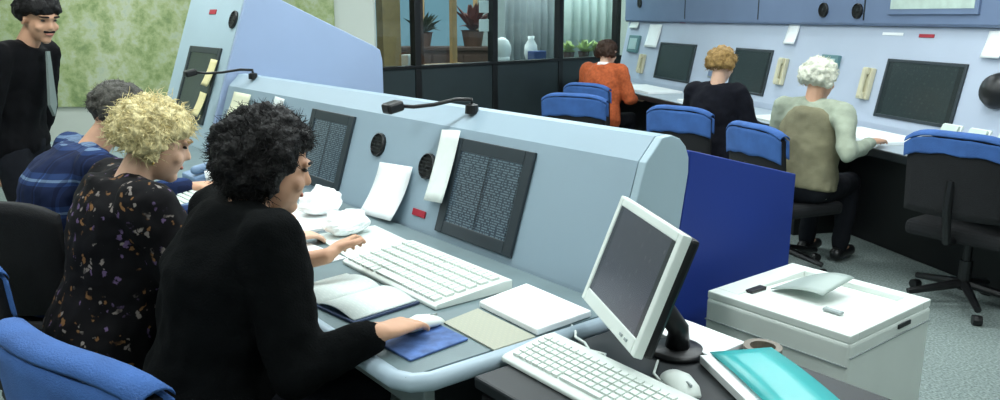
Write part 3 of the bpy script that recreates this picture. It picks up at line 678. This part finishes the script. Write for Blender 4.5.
# desk papers on the right console
def rflat(px, pts, z, th, m, label):
    return flat('desk_papers', pts, z, th, m, label, 'paper', .001, LR)
rflat(0, [(-.32, .12), (.36, .10), (.38, .46), (-.30, .48)], .7535, .02, M_white, 'white papers on the desk below the nearest right display')
rflat(0, [(1.75, .10), (2.4, .10), (2.4, .5), (1.72, .48)], .7535, .02, M_white, 'white papers on the desk below the middle right display')
rflat(0, [(3.1, .10), (4.0, .10), (4.0, .5), (3.1, .48)], .7535, .02, M_white, 'white papers on the desk below the farthest right display')
rflat(0, [(.75, .2), (1.2, .18), (1.2, .5), (.75, .5)], .7535, .012, M_paper2, 'off white papers on the desk in front of the grey haired man')
for k in range(3):
    t = thing('ring_binder', ['pale ring binder leaning on the right console desk, nearest the display', 'pale ring binder leaning on the right console desk, middle of three', 'pale ring binder leaning on the right console desk, farthest right'][k], 'binder', LR(-.55 - .2 * k, .2, .7545), RR)
    e = V(0, -.45, .89).normalized(); n_ = V(0, .89, .45).normalized()
    MB().obox(V(0, .05, .0) + e * .08 + n_ * .02, XA, e, n_, (.14, .16, .012)).build('cover', M_paper2, t, .002)
    MB().obox(V(0, .05, .0) + e * .085 + n_ * .036, XA, e, n_, (.12, .13, .012)).build('label_card', mat('pale green card', (196, 212, 200), .7), t, .002)

# ------------------------------------------------------------ office chairs
def make_chair(label, group=None, cov=.60):
    t = thing('office_chair', label, 'chair', (0, 0, 0), 0, group)
    # faces +Y
    st_ = MB().box((0, .02, .40), (.47, .46, .08)).build('seat', M_chairblack, t, .03, 3)
    def bk(u, v):
        x = (u - .5) * .46; y = -.25 - .03 * v + .10 * (2 * (u - .5)) ** 2 * .55; z = .50 + .38 * v - .05 * (2 * abs(u - .5)) ** 4 * v
        return V(x, y, z), V(0, -1, 0)
    MB().sheet(bk, 12, 10, .045).build('backrest', M_chairblack, t, 0, 2, True)
    def cv(off, sgn):
        def f(u, v):
            p, n = bk(u, (cov or 0) + (1 - (cov or 0)) * v if sgn < 0 else .68 + .32 * v); w_ = (u - .5) * .03
            return p + V(w_, (-.045 - off) if sgn < 0 else off, .01 * noise.noise(V(u * 6, v * 3, sgn))), V(0, sgn, 0)
        return f
    c_ = MB(); c_.sheet(cv(.003, -1), 14, 8, .006); c_.sheet(cv(.003, 1), 14, 8, .006)
    def topf(u, v):
        p, n = bk(u, 1.0); a = PI * v; return p + V((u - .5) * .03, -.0225 + .034 * math.cos(a), .006 + .022 * math.sin(a)), V(0, 0, 1)
    c_.sheet(topf, 14, 6, .006)
    if cov is not None: c_.build('backrest_cover', M_chairblue, t, 0, 2, True)
    MB().tube([V(0, -.1, .365), V(0, -.27, .38), V(0, -.31, .55), V(0, -.30, .68)], .02, 8).build('back_support', M_black, t)
    MB().lathe([(0, .09), (.03, .09), (.03, .24), (.02, .24), (.02, .36), (0, .36)], 14).build('gas_column', M_black, t)
    for k in range(5):
        a = 2 * PI * k / 5 + .3; dx, dy = math.cos(a), math.sin(a)
        lg = MB().tube([V(dx * .02, dy * .02, .12), V(dx * .28, dy * .28, .075)], [.024, .016], 8).build('leg', M_black, t)
        MB().lathe([(0, -.02), (.024, -.02), (.026, 0), (.024, .02), (0, .02)], 14, V(dx * .285, dy * .285, .026), V(-dy, dx, 0)).build('caster', M_black, lg)
    return t
ch0 = make_chair('empty black office chair with blue top cover in front of the nearest right display', None, .80)
ch1 = make_chair('office chair under the blonde woman, mostly hidden', None, .60); ch1.location = LM(.72, 1.12); ch1.rotation_euler.z = math.atan2(.62, .785) - PI / 2
ch0.location = (2.48, 4.07, 0); ch0.rotation_euler.z = math.atan2(.6, .8) - PI / 2; ch0.scale = (1.08, 1, 1.06)
def chair(loc, facing, label):
    c = copy_tree(ch1); c.location = (loc[0], loc[1], 0); c.rotation_euler = (0, 0, math.atan2(facing[1], facing[0]) - PI / 2); c['label'] = label; c.scale = (1, 1, 1); return c

# ------------------------------------------------------------ people
def head_shapes(mb, h, f, u, k=1.0):
    r = f.cross(u).normalized()
    P = lambda x, y, z: h + (r * x + f * y + u * z) * k
    A = (r, f, u)
    mb.ball(P(0, -.012, .03), (.076 * k, .096 * k, .09 * k), 20, 14, A)
    mb.ball(P(0, .030, -.035), (.060 * k, .066 * k, .082 * k), 18, 12, A)
    mb.ball(P(0, .068, -.095), (.026 * k, .024 * k, .022 * k), 10, 8, A)
    mb.cap(P(0, .086, .012), P(0, .103, -.024), .008 * k, .012 * k, 8)
    for sx in (-1, 1):
        mb.ball(P(sx * .077, -.006, -.012), (.010 * k, .022 * k, .034 * k), 10, 8, A)
        mb.ball(P(sx * .040, .068, -.03), (.024 * k, .02 * k, .02 * k), 8, 6, A)
        mb.cap(P(sx * .012, .092, .026), P(sx * .048, .078, .024), .010 * k, .009 * k, 8)
def face_parts(root, base, h, f, u, k=1.0, brow=None, moustache=None):
    r = f.cross(u).normalized(); P = lambda x, y, z: h + (r * x + f * y + u * z) * k - base; A = (r, f, u)
    for sx in (-1, 1): MB().ball(P(sx * .031, .081, .008), (.012 * k, .008 * k, .005 * k), 10, 6, A).build('eye', M_eye, root, 0, 2, True)
    MB().ball(P(0, .092, -.060), (.023 * k, .007 * k, .007 * k), 10, 6, A).build('lips', M_lip, root, 0, 2, True)
    if brow:
        for sx in (-1, 1): MB().cap(P(sx * .016, .099, .030), P(sx * .05, .083, .028), .005 * k, .004 * k, 6).build('eyebrow', brow, root, 0, 2, True)
    if moustache: MB().cap(P(-.024, .091, -.047), P(.024, .091, -.047), .006, .006, 6).build('moustache', moustache, root, 0, 2, True)
def hand_shapes(mb, w_, d, pn, side, curl=.5, k=1.0):
    """w_ wrist, d direction of the fingers, pn palm normal (away from the palm's inside), side +1 thumb along +s"""
    d = d.normalized(); pn = (pn - d * pn.dot(d)).normalized(); s = d.cross(pn).normalized() * side
    mb.loft([(w_, s, .026 * k, pn, .018 * k), (w_ + d * .03 * k, s, .036 * k, pn, .017 * k), (w_ + d * .075 * k, s, .041 * k, pn, .014 * k), (w_ + d * .092 * k, s, .036 * k, pn, .010 * k)], 14)
    for i, (off, L) in enumerate(((.029, .070), (.010, .078), (-.010, .072), (-.029, .056))):
        p = w_ + d * .085 * k + s * off * k; a = .15 * curl
        for j, fr_ in enumerate((.45, .32, .25)):
            dr = (d * math.cos(a) - pn * math.sin(a) + s * off * .8).normalized(); q_ = p + dr * L * fr_ * k
            mb.cap(p, q_, (.0092 - j * .0008) * k, (.0086 - j * .0008) * k, 8); p = q_; a += .65 * curl
    p = w_ + d * .03 * k + s * .032 * k; a_ = (d * .55 + s * .8 - pn * .25).normalized(); q_ = p + a_ * .035 * k; mb.cap(p, q_, .0125 * k, .0105 * k, 8)
    q2 = q_ + (d * .9 + s * .25 - pn * .2).normalized() * .03 * k; mb.cap(q_, q2, .0105 * k, .0085 * k, 8)

def hair_mesh(h, f, u, R, r0, n, mask, seed, voxel=.009, amp=.01, nsc=40, squash=(1, 1, 1), off=V(0, 0, .03), sm=1):
    u = (u - f * u.dot(f)).normalized(); rd = random.Random(seed); rt = f.cross(u).normalized(); mb = MB(); c = h + f * off.y + u * off.z
    mb.ball(c - f * .012 + u * .012, (.078 * squash[0], .092 * squash[1], .088 * squash[2]), 18, 12, (rt, f, u)); cnt = 0
    while cnt < n:
        d = V(rd.gauss(0, 1), rd.gauss(0, 1), rd.gauss(0, 1)).normalized()
        if not mask(d): continue
        q_ = c + (rt * d.x * squash[0] + f * d.y * squash[1] + u * d.z * squash[2]) * (R * rd.uniform(.9, 1.06)); mb.ball(q_, r0 * rd.uniform(.7, 1.15), 8, 6); cnt += 1
    return mb, voxel, amp, nsc, sm

def strands(h, f, u, R, n, mask, seed, length, rad, curl, off=V(0, 0, .03), sq=(1, 1, 1), droop=.6):
    u = (u - f * u.dot(f)).normalized(); rd = random.Random(seed); rt = f.cross(u).normalized(); mb = MB(); c = h + f * off.y + u * off.z; cnt = 0
    while cnt < n:
        d = V(rd.gauss(0, 1), rd.gauss(0, 1), rd.gauss(0, 1)).normalized()
        if not mask(d): continue
        cnt += 1; o = rt * d.x * sq[0] + f * d.y * sq[1] + u * d.z * sq[2]; p = c + o * (R * .95); o = o.normalized()
        t = (o * .22 + V(rd.gauss(0, .5), rd.gauss(0, .5), rd.gauss(0, .4) - droop * .35)).normalized(); ax = V(rd.gauss(0, 1), rd.gauss(0, 1), rd.gauss(0, 1)).normalized(); pts = [p]; L = length * rd.uniform(.6, 1.2)
        for k in range(6):
            t = (Matrix.Rotation(curl * rd.uniform(.6, 1.3), 3, ax) @ t + o * .04 - u * (droop * .10)).normalized(); p = p + t * (L / 6); pts.append(p)
        mb.tube(pts, [rad, rad, rad, rad * .9, rad * .8, rad * .6, rad * .25], 4)
    return mb
def person(label, J, mats, hair, base, category='person', fem=False, voxel=.009, hands=(True, True), k=1.0, brow=None, moustache=None, collar=None, sleeve=(1.0, 1.0), bulk=.0, strand=None):
    base = Vector(base); sk, topm, botm, hairm = mats
    pel, chest, neck, head = J['pelvis'], J['chest'], J['neck'], J['head']
    f = J['face'].normalized(); u = J.get('up', V(0, 0, 1)); u = (u - f * u.dot(f)).normalized()
    bf = J['fwd'].normalized(); spine = (chest - pel).normalized(); rt = bf.cross(spine).normalized(); bf2 = spine.cross(rt).normalized()
    up2 = (neck - chest).normalized(); sw = (.165 if fem else .185) + bulk * .45
    shl = neck - rt * sw - up2 * .052; shr = neck + rt * sw - up2 * .052
    sh = {-1: shl, 1: shr}
    body = MB(); top = MB(); bot = MB(); shoe = MB()
    def torso(mb, g):
        w_ = pel.lerp(chest, .45)
        ff = neck - up2 * .05
        b2 = [(pel - spine * .07, rt, .15 + g, bf2, .10 + g), (pel, rt, .172 + g, bf2, .125 + g), (w_, rt, .142 + g + (0 if fem else .012), bf2, .105 + g), (chest, rt, .162 + g, bf2, .120 + g + (.012 if fem else 0)), (chest.lerp(ff, .6), rt, .165 + g, bf2, .105 + g), (ff, rt, .14 + g, bf2, .075 + g), (neck - up2 * .005, rt, .065 + g, bf2, .055 + g)]
        mb.loft(b2, 20)
    torso(body, -.012); torso(top, .010 + bulk)
    body.cap(neck - up2 * .03, head - u * .05 * k - f * .02, .056, .050)
    head_shapes(body, head, f, u, k)
    for sd in (-1, 1):
        s_, e_, w_ = sh[sd], J['elbow'][sd], J['wrist'][sd]
        body.cap(s_, e_, .046, .036); body.cap(e_, w_, .036, .024)
        top.cap(s_, e_, .066 + bulk * .5, .052 + bulk * .4); se = e_.lerp(w_, sleeve[0 if sd < 0 else 1]); top.cap(e_, se, .052 + bulk * .4, .040 + bulk * .15); top.cap(neck + rt * .035 * sd - up2 * .035, s_, .058 + bulk * .2, .060 + bulk * .4)
        hd = J['hand'][sd]; hand_shapes(body, w_, hd[0], hd[1], hd[2], hd[3], 1.1)
        hp, kn, an = J['hip'][sd], J['knee'][sd], J['ankle'][sd]
        body.cap(hp, kn, .07, .05); body.cap(kn, an, .05, .034); bot.cap(hp, kn, .092, .068); bot.cap(kn, an, .068, .052)
        toe = an + J['toe'] * .16 - V(0, 0, .055); body.cap(an - V(0, 0, .02), toe, .034, .026)
        shoe.cap(an - V(0, 0, .045) - J['toe'] * .04, toe, .045, .036)
    bot.ball(pel, (.185, .15, .13), 18, 12, (rt, bf2, spine))
    me = body.remesh('person', voxel, 2, 0, 8, base); me.materials.append(sk)
    root = link('person', me, None, base); tag(root, label, category)
    def child(nm, mb, m, vx, smi, amp, ns): x = mb.remesh(nm, vx, smi, amp, ns, base); x.materials.append(m); return link(nm, x, root)
    child(J.get('top_name', 'jacket'), top, topm, .012, 4, .012, 9); child('trousers', bot, botm, .014, 4, .010, 8); child('shoes', shoe, M_black, .012, 3, 0, 8)
    mbh, vx, am, ns, smi = hair; child('hair', mbh, hairm, vx, smi, am, ns)
    if strand is not None:
        strand.v = [p - base for p in strand.v]; so = strand.build('hair_strands', hairm, root, 0, 2, True); so['kind'] = 'stuff'
    face_parts(root, base, head, f, u, k, brow, moustache)
    if collar:
        cm = MB(); R_ = []
        for t_ in range(3):
            c0 = neck + up2 * (-.012 + .02 * t_); rr = .078 - .008 * t_
            R_.append([c0 + (rt * math.cos(a) * rr + bf2 * math.sin(a) * rr * .92) for a in [2 * PI * i / 18 for i in range(18)]])
        cm.rings(R_); co = cm.build('collar', collar, root, 0, 2, True); co.data.transform(Matrix.Translation(-base))
    if J.get('earring'):
        r = f.cross(u).normalized()
        for sx in (-1, 1): MB().ball(head + r * sx * .09 * k - f * .006 - u * .055 * k - base, .008, 8, 6).build('earring', M_earring, root, 0, 2, True)
    return root

fM = -V(-.785, -.62, 0)     # operators of the long console look this way
uM = V(-.62, .785, 0)
def seated(s, n, hs, hn, hz, wr, el, hand, face=None, pz=.53, lean=.10, chz=.88, nkz=1.03, LF=LM, fd=fM, ux=uM, top='jacket', up=None, **kw):
    """operator on a chair; right side is -s"""
    J = dict(pelvis=LF(s, n, pz), chest=LF(s + (hs - s) * .5, n - lean, chz), neck=LF(hs, hn + .055, nkz), head=LF(hs, hn, hz), face=face or (fd + V(0, 0, -.25)), fwd=fd, toe=fd, top_name=top)
    if up: J['up'] = up
    J['hip'] = {1: LF(s - .09, n - .03, pz - .02), -1: LF(s + .09, n - .03, pz - .02)}
    J['knee'] = {1: LF(s - .11, n - .42, .50), -1: LF(s + .11, n - .42, .50)}
    J['ankle'] = {1: LF(s - .11, n - .36, .10), -1: LF(s + .11, n - .36, .10)}
    J['wrist'] = wr; J['elbow'] = el; J['hand'] = hand; J.update(kw); return J

def cloth_mat(name, stops, scale, kind):
    def bld(nt, b):
        tc = N(nt, 'ShaderNodeTexCoord')
        if kind == 'floral':
            v_ = N(nt, 'ShaderNodeTexVoronoi', Scale=scale)
            wn = N(nt, 'ShaderNodeTexNoise', Scale=scale * .9, Detail=3.0); nt.links.new(tc.outputs['Object'], wn.inputs['Vector'])
            wm = N(nt, 'ShaderNodeVectorMath', operation='SCALE'); nt.links.new(wn.outputs['Color'], wm.inputs[0]); wm.inputs['Scale'].default_value = .06
            wa = N(nt, 'ShaderNodeVectorMath', operation='ADD'); nt.links.new(tc.outputs['Object'], wa.inputs[0]); nt.links.new(wm.outputs[0], wa.inputs[1]); nt.links.new(wa.outputs[0], v_.inputs['Vector'])
            n = N(nt, 'ShaderNodeTexNoise', Scale=scale * .55, Detail=3.0); nt.links.new(tc.outputs['Object'], n.inputs['Vector'])
            r = ramp(nt, v_.outputs['Distance'], [(0.0, (1, 1, 1, 1)), (.26, (1, 1, 1, 1)), (.34, (0, 0, 0, 1))])
            r3 = ramp(nt, n.outputs['Fac'], [(.42, (0, 0, 0, 1)), (.52, (1, 1, 1, 1))])
            fc = mixc(nt, 1.0, r.outputs['Color'], r3.outputs['Color'], 'MULTIPLY')
            cl = ramp(nt, v_.outputs['Color'], [(0.0, stops[1]), (.35, stops[2]), (.6, stops[3]), (.8, stops[1])], True)
            nt.links.new(mixc(nt, fc, stops[0], cl.outputs['Color']), b.inputs['Base Color'])
        else:
            sp = N(nt, 'ShaderNodeSeparateXYZ'); nt.links.new(tc.outputs['Object'], sp.inputs[0]); outs = []
            ad = N(nt, 'ShaderNodeMath', operation='SUBTRACT'); nt.links.new(sp.outputs['X'], ad.inputs[0]); nt.links.new(sp.outputs['Y'], ad.inputs[1])
            for so in (sp.outputs['Z'], ad.outputs[0]):
                m_ = N(nt, 'ShaderNodeMath', operation='MULTIPLY'); nt.links.new(so, m_.inputs[0]); m_.inputs[1].default_value = scale
                fr_ = N(nt, 'ShaderNodeMath', operation='FRACT'); nt.links.new(m_.outputs[0], fr_.inputs[0]); outs.append(fr_)
            r1 = ramp(nt, outs[0].outputs[0], [(0, stops[0]), (.40, stops[1]), (.52, stops[2]), (.60, stops[1]), (.78, stops[0])], True)
            r2 = ramp(nt, outs[1].outputs[0], [(0, (1, 1, 1, 1)), (.5, (.6, .6, .65, 1)), (.62, (1.25, 1.3, 1.3, 1)), (.7, (.8, .8, .8, 1))], True)
            nt.links.new(mixc(nt, 1.0, r1.outputs['Color'], r2.outputs['Color'], 'MULTIPLY'), b.inputs['Base Color'])
        b.inputs['Specular IOR Level'].default_value = .2
    return node_mat(name, bld, .85)
M_blackcloth = mat('black wool', (8, 10, 11), .95, .2, 30, .3, 200, spec=.1)
M_suit = mat('dark suit', (12, 12, 15), .9, .15, 30, .2, 200, spec=.15)
M_floral = cloth_mat('floral blouse', [srgb(11, 10, 13), srgb(138, 128, 122), srgb(128, 92, 58), srgb(104, 84, 120)], 34, 'floral')
M_plaid = cloth_mat('blue plaid', [srgb(22, 34, 66), srgb(36, 56, 98), srgb(98, 120, 148)], 9, 'plaid')
M_orange = mat('orange knit', (186, 94, 56), .85, .22, 40, .3, 200, spec=.2)
M_navy = mat('black navy knit', (16, 17, 26), .9, .2, 30, .3, 200, spec=.2)
M_khaki = mat('khaki cloth', (158, 166, 148), .85, .16, 12, .3, 200, spec=.2)
M_vest = mat('olive vest', (126, 122, 98), .85, .15, 12, .3, 200, spec=.2)
M_trousers = mat('dark trousers', (22, 24, 30), .9, .15, 20, spec=.2)
M_olive = mat('olive trousers', (66, 70, 60), .9, .15, 20, spec=.2)
M_hblack = mat('black hair', (16, 13, 13), .6, .5, 60, .6, 90, spec=.3)
M_hblond = mat('blonde hair', (214, 200, 150), .6, .35, 70, .7, 90, spec=.3)
M_hbrown = mat('brown hair', (58, 40, 30), .6, .4, 60, .6, 90, spec=.3)
M_hdkblond = mat('dark blonde hair', (158, 126, 76), .6, .35, 60, .6, 90, spec=.3)
M_hgrey = mat('grey brown hair', (70, 68, 62), .6, .35, 60, .6, 90, spec=.3)
M_hwhite = mat('white hair', (214, 214, 196), .6, .14, 60, .6, 90, spec=.3)
DN = V(0, 0, 1)

# --- woman in black at the near end of the long console
f1 = (fM + V(.12, -.16, -.28)).normalized()
wrR = at_z(380, 333, .80); wrL = at_z(327, 256, .84)
J = seated(.02, 1.00, .02, .775, 1.145, {1: wrR, -1: wrL}, {1: LM(-.27, .86, .70), -1: LM(.36, .80, .76)},
           {1: (at_z(432, 314, .775) - wrR, V(0, 0, 1), -1, .45), -1: (at_z(364, 224, .87) - wrL, V(-.5, -.1, .8), 1, .8)}, face=f1, lean=.11, chz=.87, nkz=1.035, earring=True)
J['neck'] = LM(.025, .845, 1.05)
mk = lambda d: (d.y < .45 or d.z > .50) and (d.z > -.86 or d.y < -.2) and not (d.y > .12 and d.z < .0)
hm = hair_mesh(J['head'], f1, V(0, 0, 1), .098, .032, 240, mk, 5, .008, .012, 50, (1.0, 1.06, 1.04), V(0, -.02, .022), 2)
sd_ = strands(J['head'], f1, V(0, 0, 1), .122, 4200, mk, 15, .036, .0009, .35, V(0, -.02, .022), (1.0, 1.06, 1.04))
person('woman with bushy black hair in a black jacket, hand on the mouse', J, (M_skin, M_blackcloth, M_trousers, M_hblack), hm, LM(.02, 1.00, 0), fem=True, voxel=.0055, sleeve=(.70, .84), brow=M_hblack, bulk=.035, strand=sd_)
# --- blonde woman
f2 = (fM + V(.08, -.16, -.36)).normalized()
J = seated(.72, 1.06, .69, .87, 1.135, {1: LM(.60, .52, .785), -1: LM(.92, .50, .79)}, {1: LM(.46, .88, .74), -1: LM(1.0, .86, .75)},
           {1: (fM + V(0, 0, -.1), DN, -1, .6), -1: (fM, DN, 1, .6)}, face=f2, lean=.11, chz=.87, nkz=1.0, top='blouse', earring=True)
J['neck'] = LM(.71, .965, 1.02)
mk = lambda d: (d.y < .45 or d.z > .40) and d.z > -.66 - .3 * d.y and not (d.y > .08 and d.z < 0)
hm = hair_mesh(J['head'], f2, V(0, 0, 1), .094, .026, 260, mk, 8, .008, .010, 50, (1.05, 1.1, 1.02), V(0, -.018, .02), 2)
sd_ = strands(J['head'], f2, V(0, 0, 1), .110, 2600, mk, 18, .055, .0013, .95, V(0, -.018, .02), (1.05, 1.1, 1.02))
person('woman with curly blonde hair in a dark floral blouse at the long console', J, (M_skin2, M_floral, M_trousers, M_hblond), hm, LM(.72, 1.06, 0), fem=True, voxel=.007, sleeve=(.9, .9), brow=M_hdkblond, bulk=.05, strand=sd_)
# --- man in plaid
f3 = (fM + V(.06, -.12, -.36)).normalized()
J = seated(1.38, 1.14, 1.35, .82, 1.15, {1: LM(1.06, .44, .795), -1: LM(1.6, .5, .79)}, {1: LM(1.08, .80, .77), -1: LM(1.66, .84, .76)},
           {1: (fM + V(0, 0, -.1), DN, -1, .6), -1: (fM, DN, 1, .6)}, face=f3, lean=.13, chz=.88, nkz=1.02, top='shirt')
J['neck'] = LM(1.36, .93, 1.03)
mk = lambda d: (d.y < .40 or d.z > .45) and d.z > -.45 - .3 * d.y and not (d.y > .0 and d.z < .2)
hm = hair_mesh(J['head'], f3, V(0, 0, 1), .090, .024, 170, mk, 9, .008, .006, 50, (1, 1, 1), V(0, -.01, .02), 2)
sd_ = strands(J['head'], f3, V(0, 0, 1), .104, 1200, mk, 19, .028, .0011, .2, V(0, -.01, .02))
person('man with short grey brown hair in a blue plaid shirt', J, (M_skin, M_plaid, M_trousers, M_hgrey), hm, LM(1.38, 1.14, 0), voxel=.008, sleeve=(.9, .9), brow=M_hgrey, bulk=.04, strand=sd_)
# --- standing man
sb = V(-2.41, 4.15, 0)
fS = V(.80, -.45, -.30).normalized(); fb = V(.97, -.05, 0).normalized(); rS = fb.cross(V(0, 0, 1))
J = dict(pelvis=sb + V(-.14, 0, .88), chest=sb + V(-.10, 0, 1.18), neck=sb + V(.0, -.01, 1.375), head=sb + V(.09, -.02, 1.515), face=fS, fwd=fb, toe=fb, top_name='jacket',
         hip={1: sb + V(-.1, 0, .84) + rS * .09, -1: sb + V(-.1, 0, .84) - rS * .09}, knee={1: sb + V(-.04, 0, .47) + rS * .1, -1: sb + V(-.04, 0, .47) - rS * .1}, ankle={1: sb + V(-.1, 0, .09) + rS * .1, -1: sb + V(-.1, 0, .09) - rS * .1},
         elbow={1: sb + V(-.09, 0, 1.05) + rS * .24, -1: sb + V(-.09, 0, 1.05) - rS * .24}, wrist={1: sb + V(-.16, .04, .82) + rS * .18, -1: sb + V(-.16, .04, .82) - rS * .18},
         hand={1: (fb * .2 + V(0, 0, -1), rS, -1, .6), -1: (fb * .2 + V(0, 0, -1), -rS, 1, .6)})
hm = hair_mesh(J['head'], fS, V(0, 0, 1), .090, .026, 220, lambda d: (d.y < .38 or d.z > .30) and d.z > -.40 - .3 * d.y and not (d.y > .0 and d.z < .2), 12, .008, .008, 40, (1, 1, 1), V(0, -.01, .022))
sp_ = person('man in a dark suit standing and looking down at the operators', J, (M_skin, M_suit, M_trousers, M_hblack), hm, sb, voxel=.008, brow=M_hblack, moustache=M_hblack, sleeve=(.95, .95), bulk=.02)
tie_dir = fb
tb = MB(); nk = J['neck'] - sb; tb.add([nk + fb * .105 + V(0, 0, -.03) - rS * .012, nk + fb * .105 + V(0, 0, -.03) + rS * .012, nk + fb * .155 + V(-.06, 0, -.30) + rS * .03, nk + fb * .155 + V(-.06, 0, -.36), nk + fb * .155 + V(-.06, 0, -.30) - rS * .03] + [nk + fb * .115 + V(0, 0, -.03) - rS * .012, nk + fb * .115 + V(0, 0, -.03) + rS * .012, nk + fb * .170 + V(-.06, 0, -.30) + rS * .03, nk + fb * .170 + V(-.06, 0, -.36), nk + fb * .170 + V(-.06, 0, -.30) - rS * .03],
       [(0, 1, 2, 3, 4), (9, 8, 7, 6, 5), (0, 5, 6, 1), (1, 6, 7, 2), (2, 7, 8, 3), (3, 8, 9, 4), (4, 9, 5, 0)]).build('tie', mat('grey tie', (120, 132, 128), .6), sp_)

# --- operators at the right console
fR = V(.9715, .2370, 0)
def turned(loc, fwd):       # local frame of a person: s to the left, n backwards
    fw = fwd.normalized(); l_ = V(-fw.y, fw.x, 0)
    return lambda a_, n_, z=0.0: V(loc.x, loc.y, 0) + l_ * a_ - fw * n_ + V(0, 0, z)
def rman(s, n, hz, label, mats, hairp, face, top, fem, chz, nkz, fwd=fR, hand_z=.79, arm=None, **kw):
    LF = turned(LR(s, n), fwd)
    J = seated(0, 0, 0, -.10, hz, {1: LF(-.17, -.38, hand_z), -1: LF(.17, -.38, hand_z)}, {1: LF(-.26, -.10, .74), -1: LF(.26, -.10, .74)},
               {1: (fwd, DN, -1, .6), -1: (fwd, DN, 1, .6)}, face=face, lean=.06, chz=chz, nkz=nkz, LF=LF, fd=fwd, top=top)
    if arm: J['wrist'][1], J['elbow'][1] = arm
    hm = hair_mesh(J['head'], face.normalized(), V(0, 0, 1), *hairp); sd_ = strands(J['head'], face.normalized(), V(0, 0, 1), .106, 1200, hairp[3], hairp[4], .032, .0016, .45, V(0, -.01, .022))
    return person(label, J, mats, hm, LR(s, n, 0), fem=fem, voxel=.009, strand=sd_, **kw), J
hp_short = lambda seed: (.092, .028, 150, lambda d: (d.y < .35 or d.z > .6) and d.z > -.55 - .3 * d.y and not (d.y > 0 and d.z < .2), seed, .009, .010, 40, (1, 1, 1), V(0, -.01, .022))
rman(3.0, 1.02, 1.16, 'woman with short brown hair in an orange top at the right console', (M_skin2, M_orange, M_trousers, M_hbrown), hp_short(21), V(.7, .75, -.1), 'blouse', True, .86, 1.05, bulk=.035, fwd=V(.6, .8, 0), hand_z=.70, collar=M_white, sleeve=(.85, .85), brow=M_hbrown)
rman(.86, .98, 1.17, 'person with dark blonde hair in a black top at the right console', (M_skin2, M_navy, M_trousers, M_hdkblond), hp_short(22), V(.65, .75, -.15), 'sweater', True, .86, 1.03, bulk=.025, fwd=V(.7, .71, 0), hand_z=.72, sleeve=(.9, .9), brow=M_hdkblond)
rt_, J = rman(-.26, .96, 1.15, 'grey haired man in khaki shirt and olive vest at the right console', (M_skin, M_khaki, M_trousers, M_hwhite), hp_short(23), V(.8, .6, -.1), 'shirt', False, .86, 1.03, bulk=.0, fwd=V(.72, .69, 0), arm=(LR(-.40, .62, .80), LR(-.56, .90, .76)), sleeve=(.9, .9), brow=M_hwhite)
# vest over the shirt
vm = MB(); bs = LR(-.26, .96, 0); spn = (J['chest'] - J['pelvis']).normalized(); rtv = V(.72, .69, 0).cross(spn).normalized(); bfv = spn.cross(rtv)
vm.loft([(J['pelvis'].lerp(J['chest'], -.05), rtv, .204, bfv, .156), (J['pelvis'].lerp(J['chest'], .45), rtv, .186, bfv, .146), (J['chest'], rtv, .190, bfv, .152), (J['chest'].lerp(J['neck'], .55), rtv, .150, bfv, .136), (J['chest'].lerp(J['neck'], .78), rtv, .105, bfv, .105)], 20)
vx = vm.remesh('vest', .012, 3, .010, 9, bs); vx.materials.append(M_vest); link('vest', vx, rt_)

# --- chairs in use
c_ = make_chair('office chair with blue cover under the woman in the black jacket', None, .02); c_.location = (-.72, 1.76, 0); c_.rotation_euler.z = math.atan2(.82, .57) - PI / 2; c_.scale = (1.2, 1.12, .98)
c_ = make_chair('plain black office chair under the man in the plaid shirt', None, None); c_.location = (-1.70, 2.86, 0); c_.rotation_euler.z = math.atan2(.99, .12) - PI / 2; c_.scale = (1.1, 1, 1.05)
chair(LR(2.92, 1.06), (.6, .8), 'office chair with blue cover under the woman in orange')
c_ = chair(LR(2.0, 1.54), (.45, .89), 'empty blue covered office chair beside the woman in orange'); c_.scale = (1.15, 1, 1)
chair(LR(.90, 1.09), (.62, .78), 'office chair with blue cover left of the person in black')
chair(LR(-.18, 1.02), (.93, .37), 'office chair with blue cover under the grey haired man')
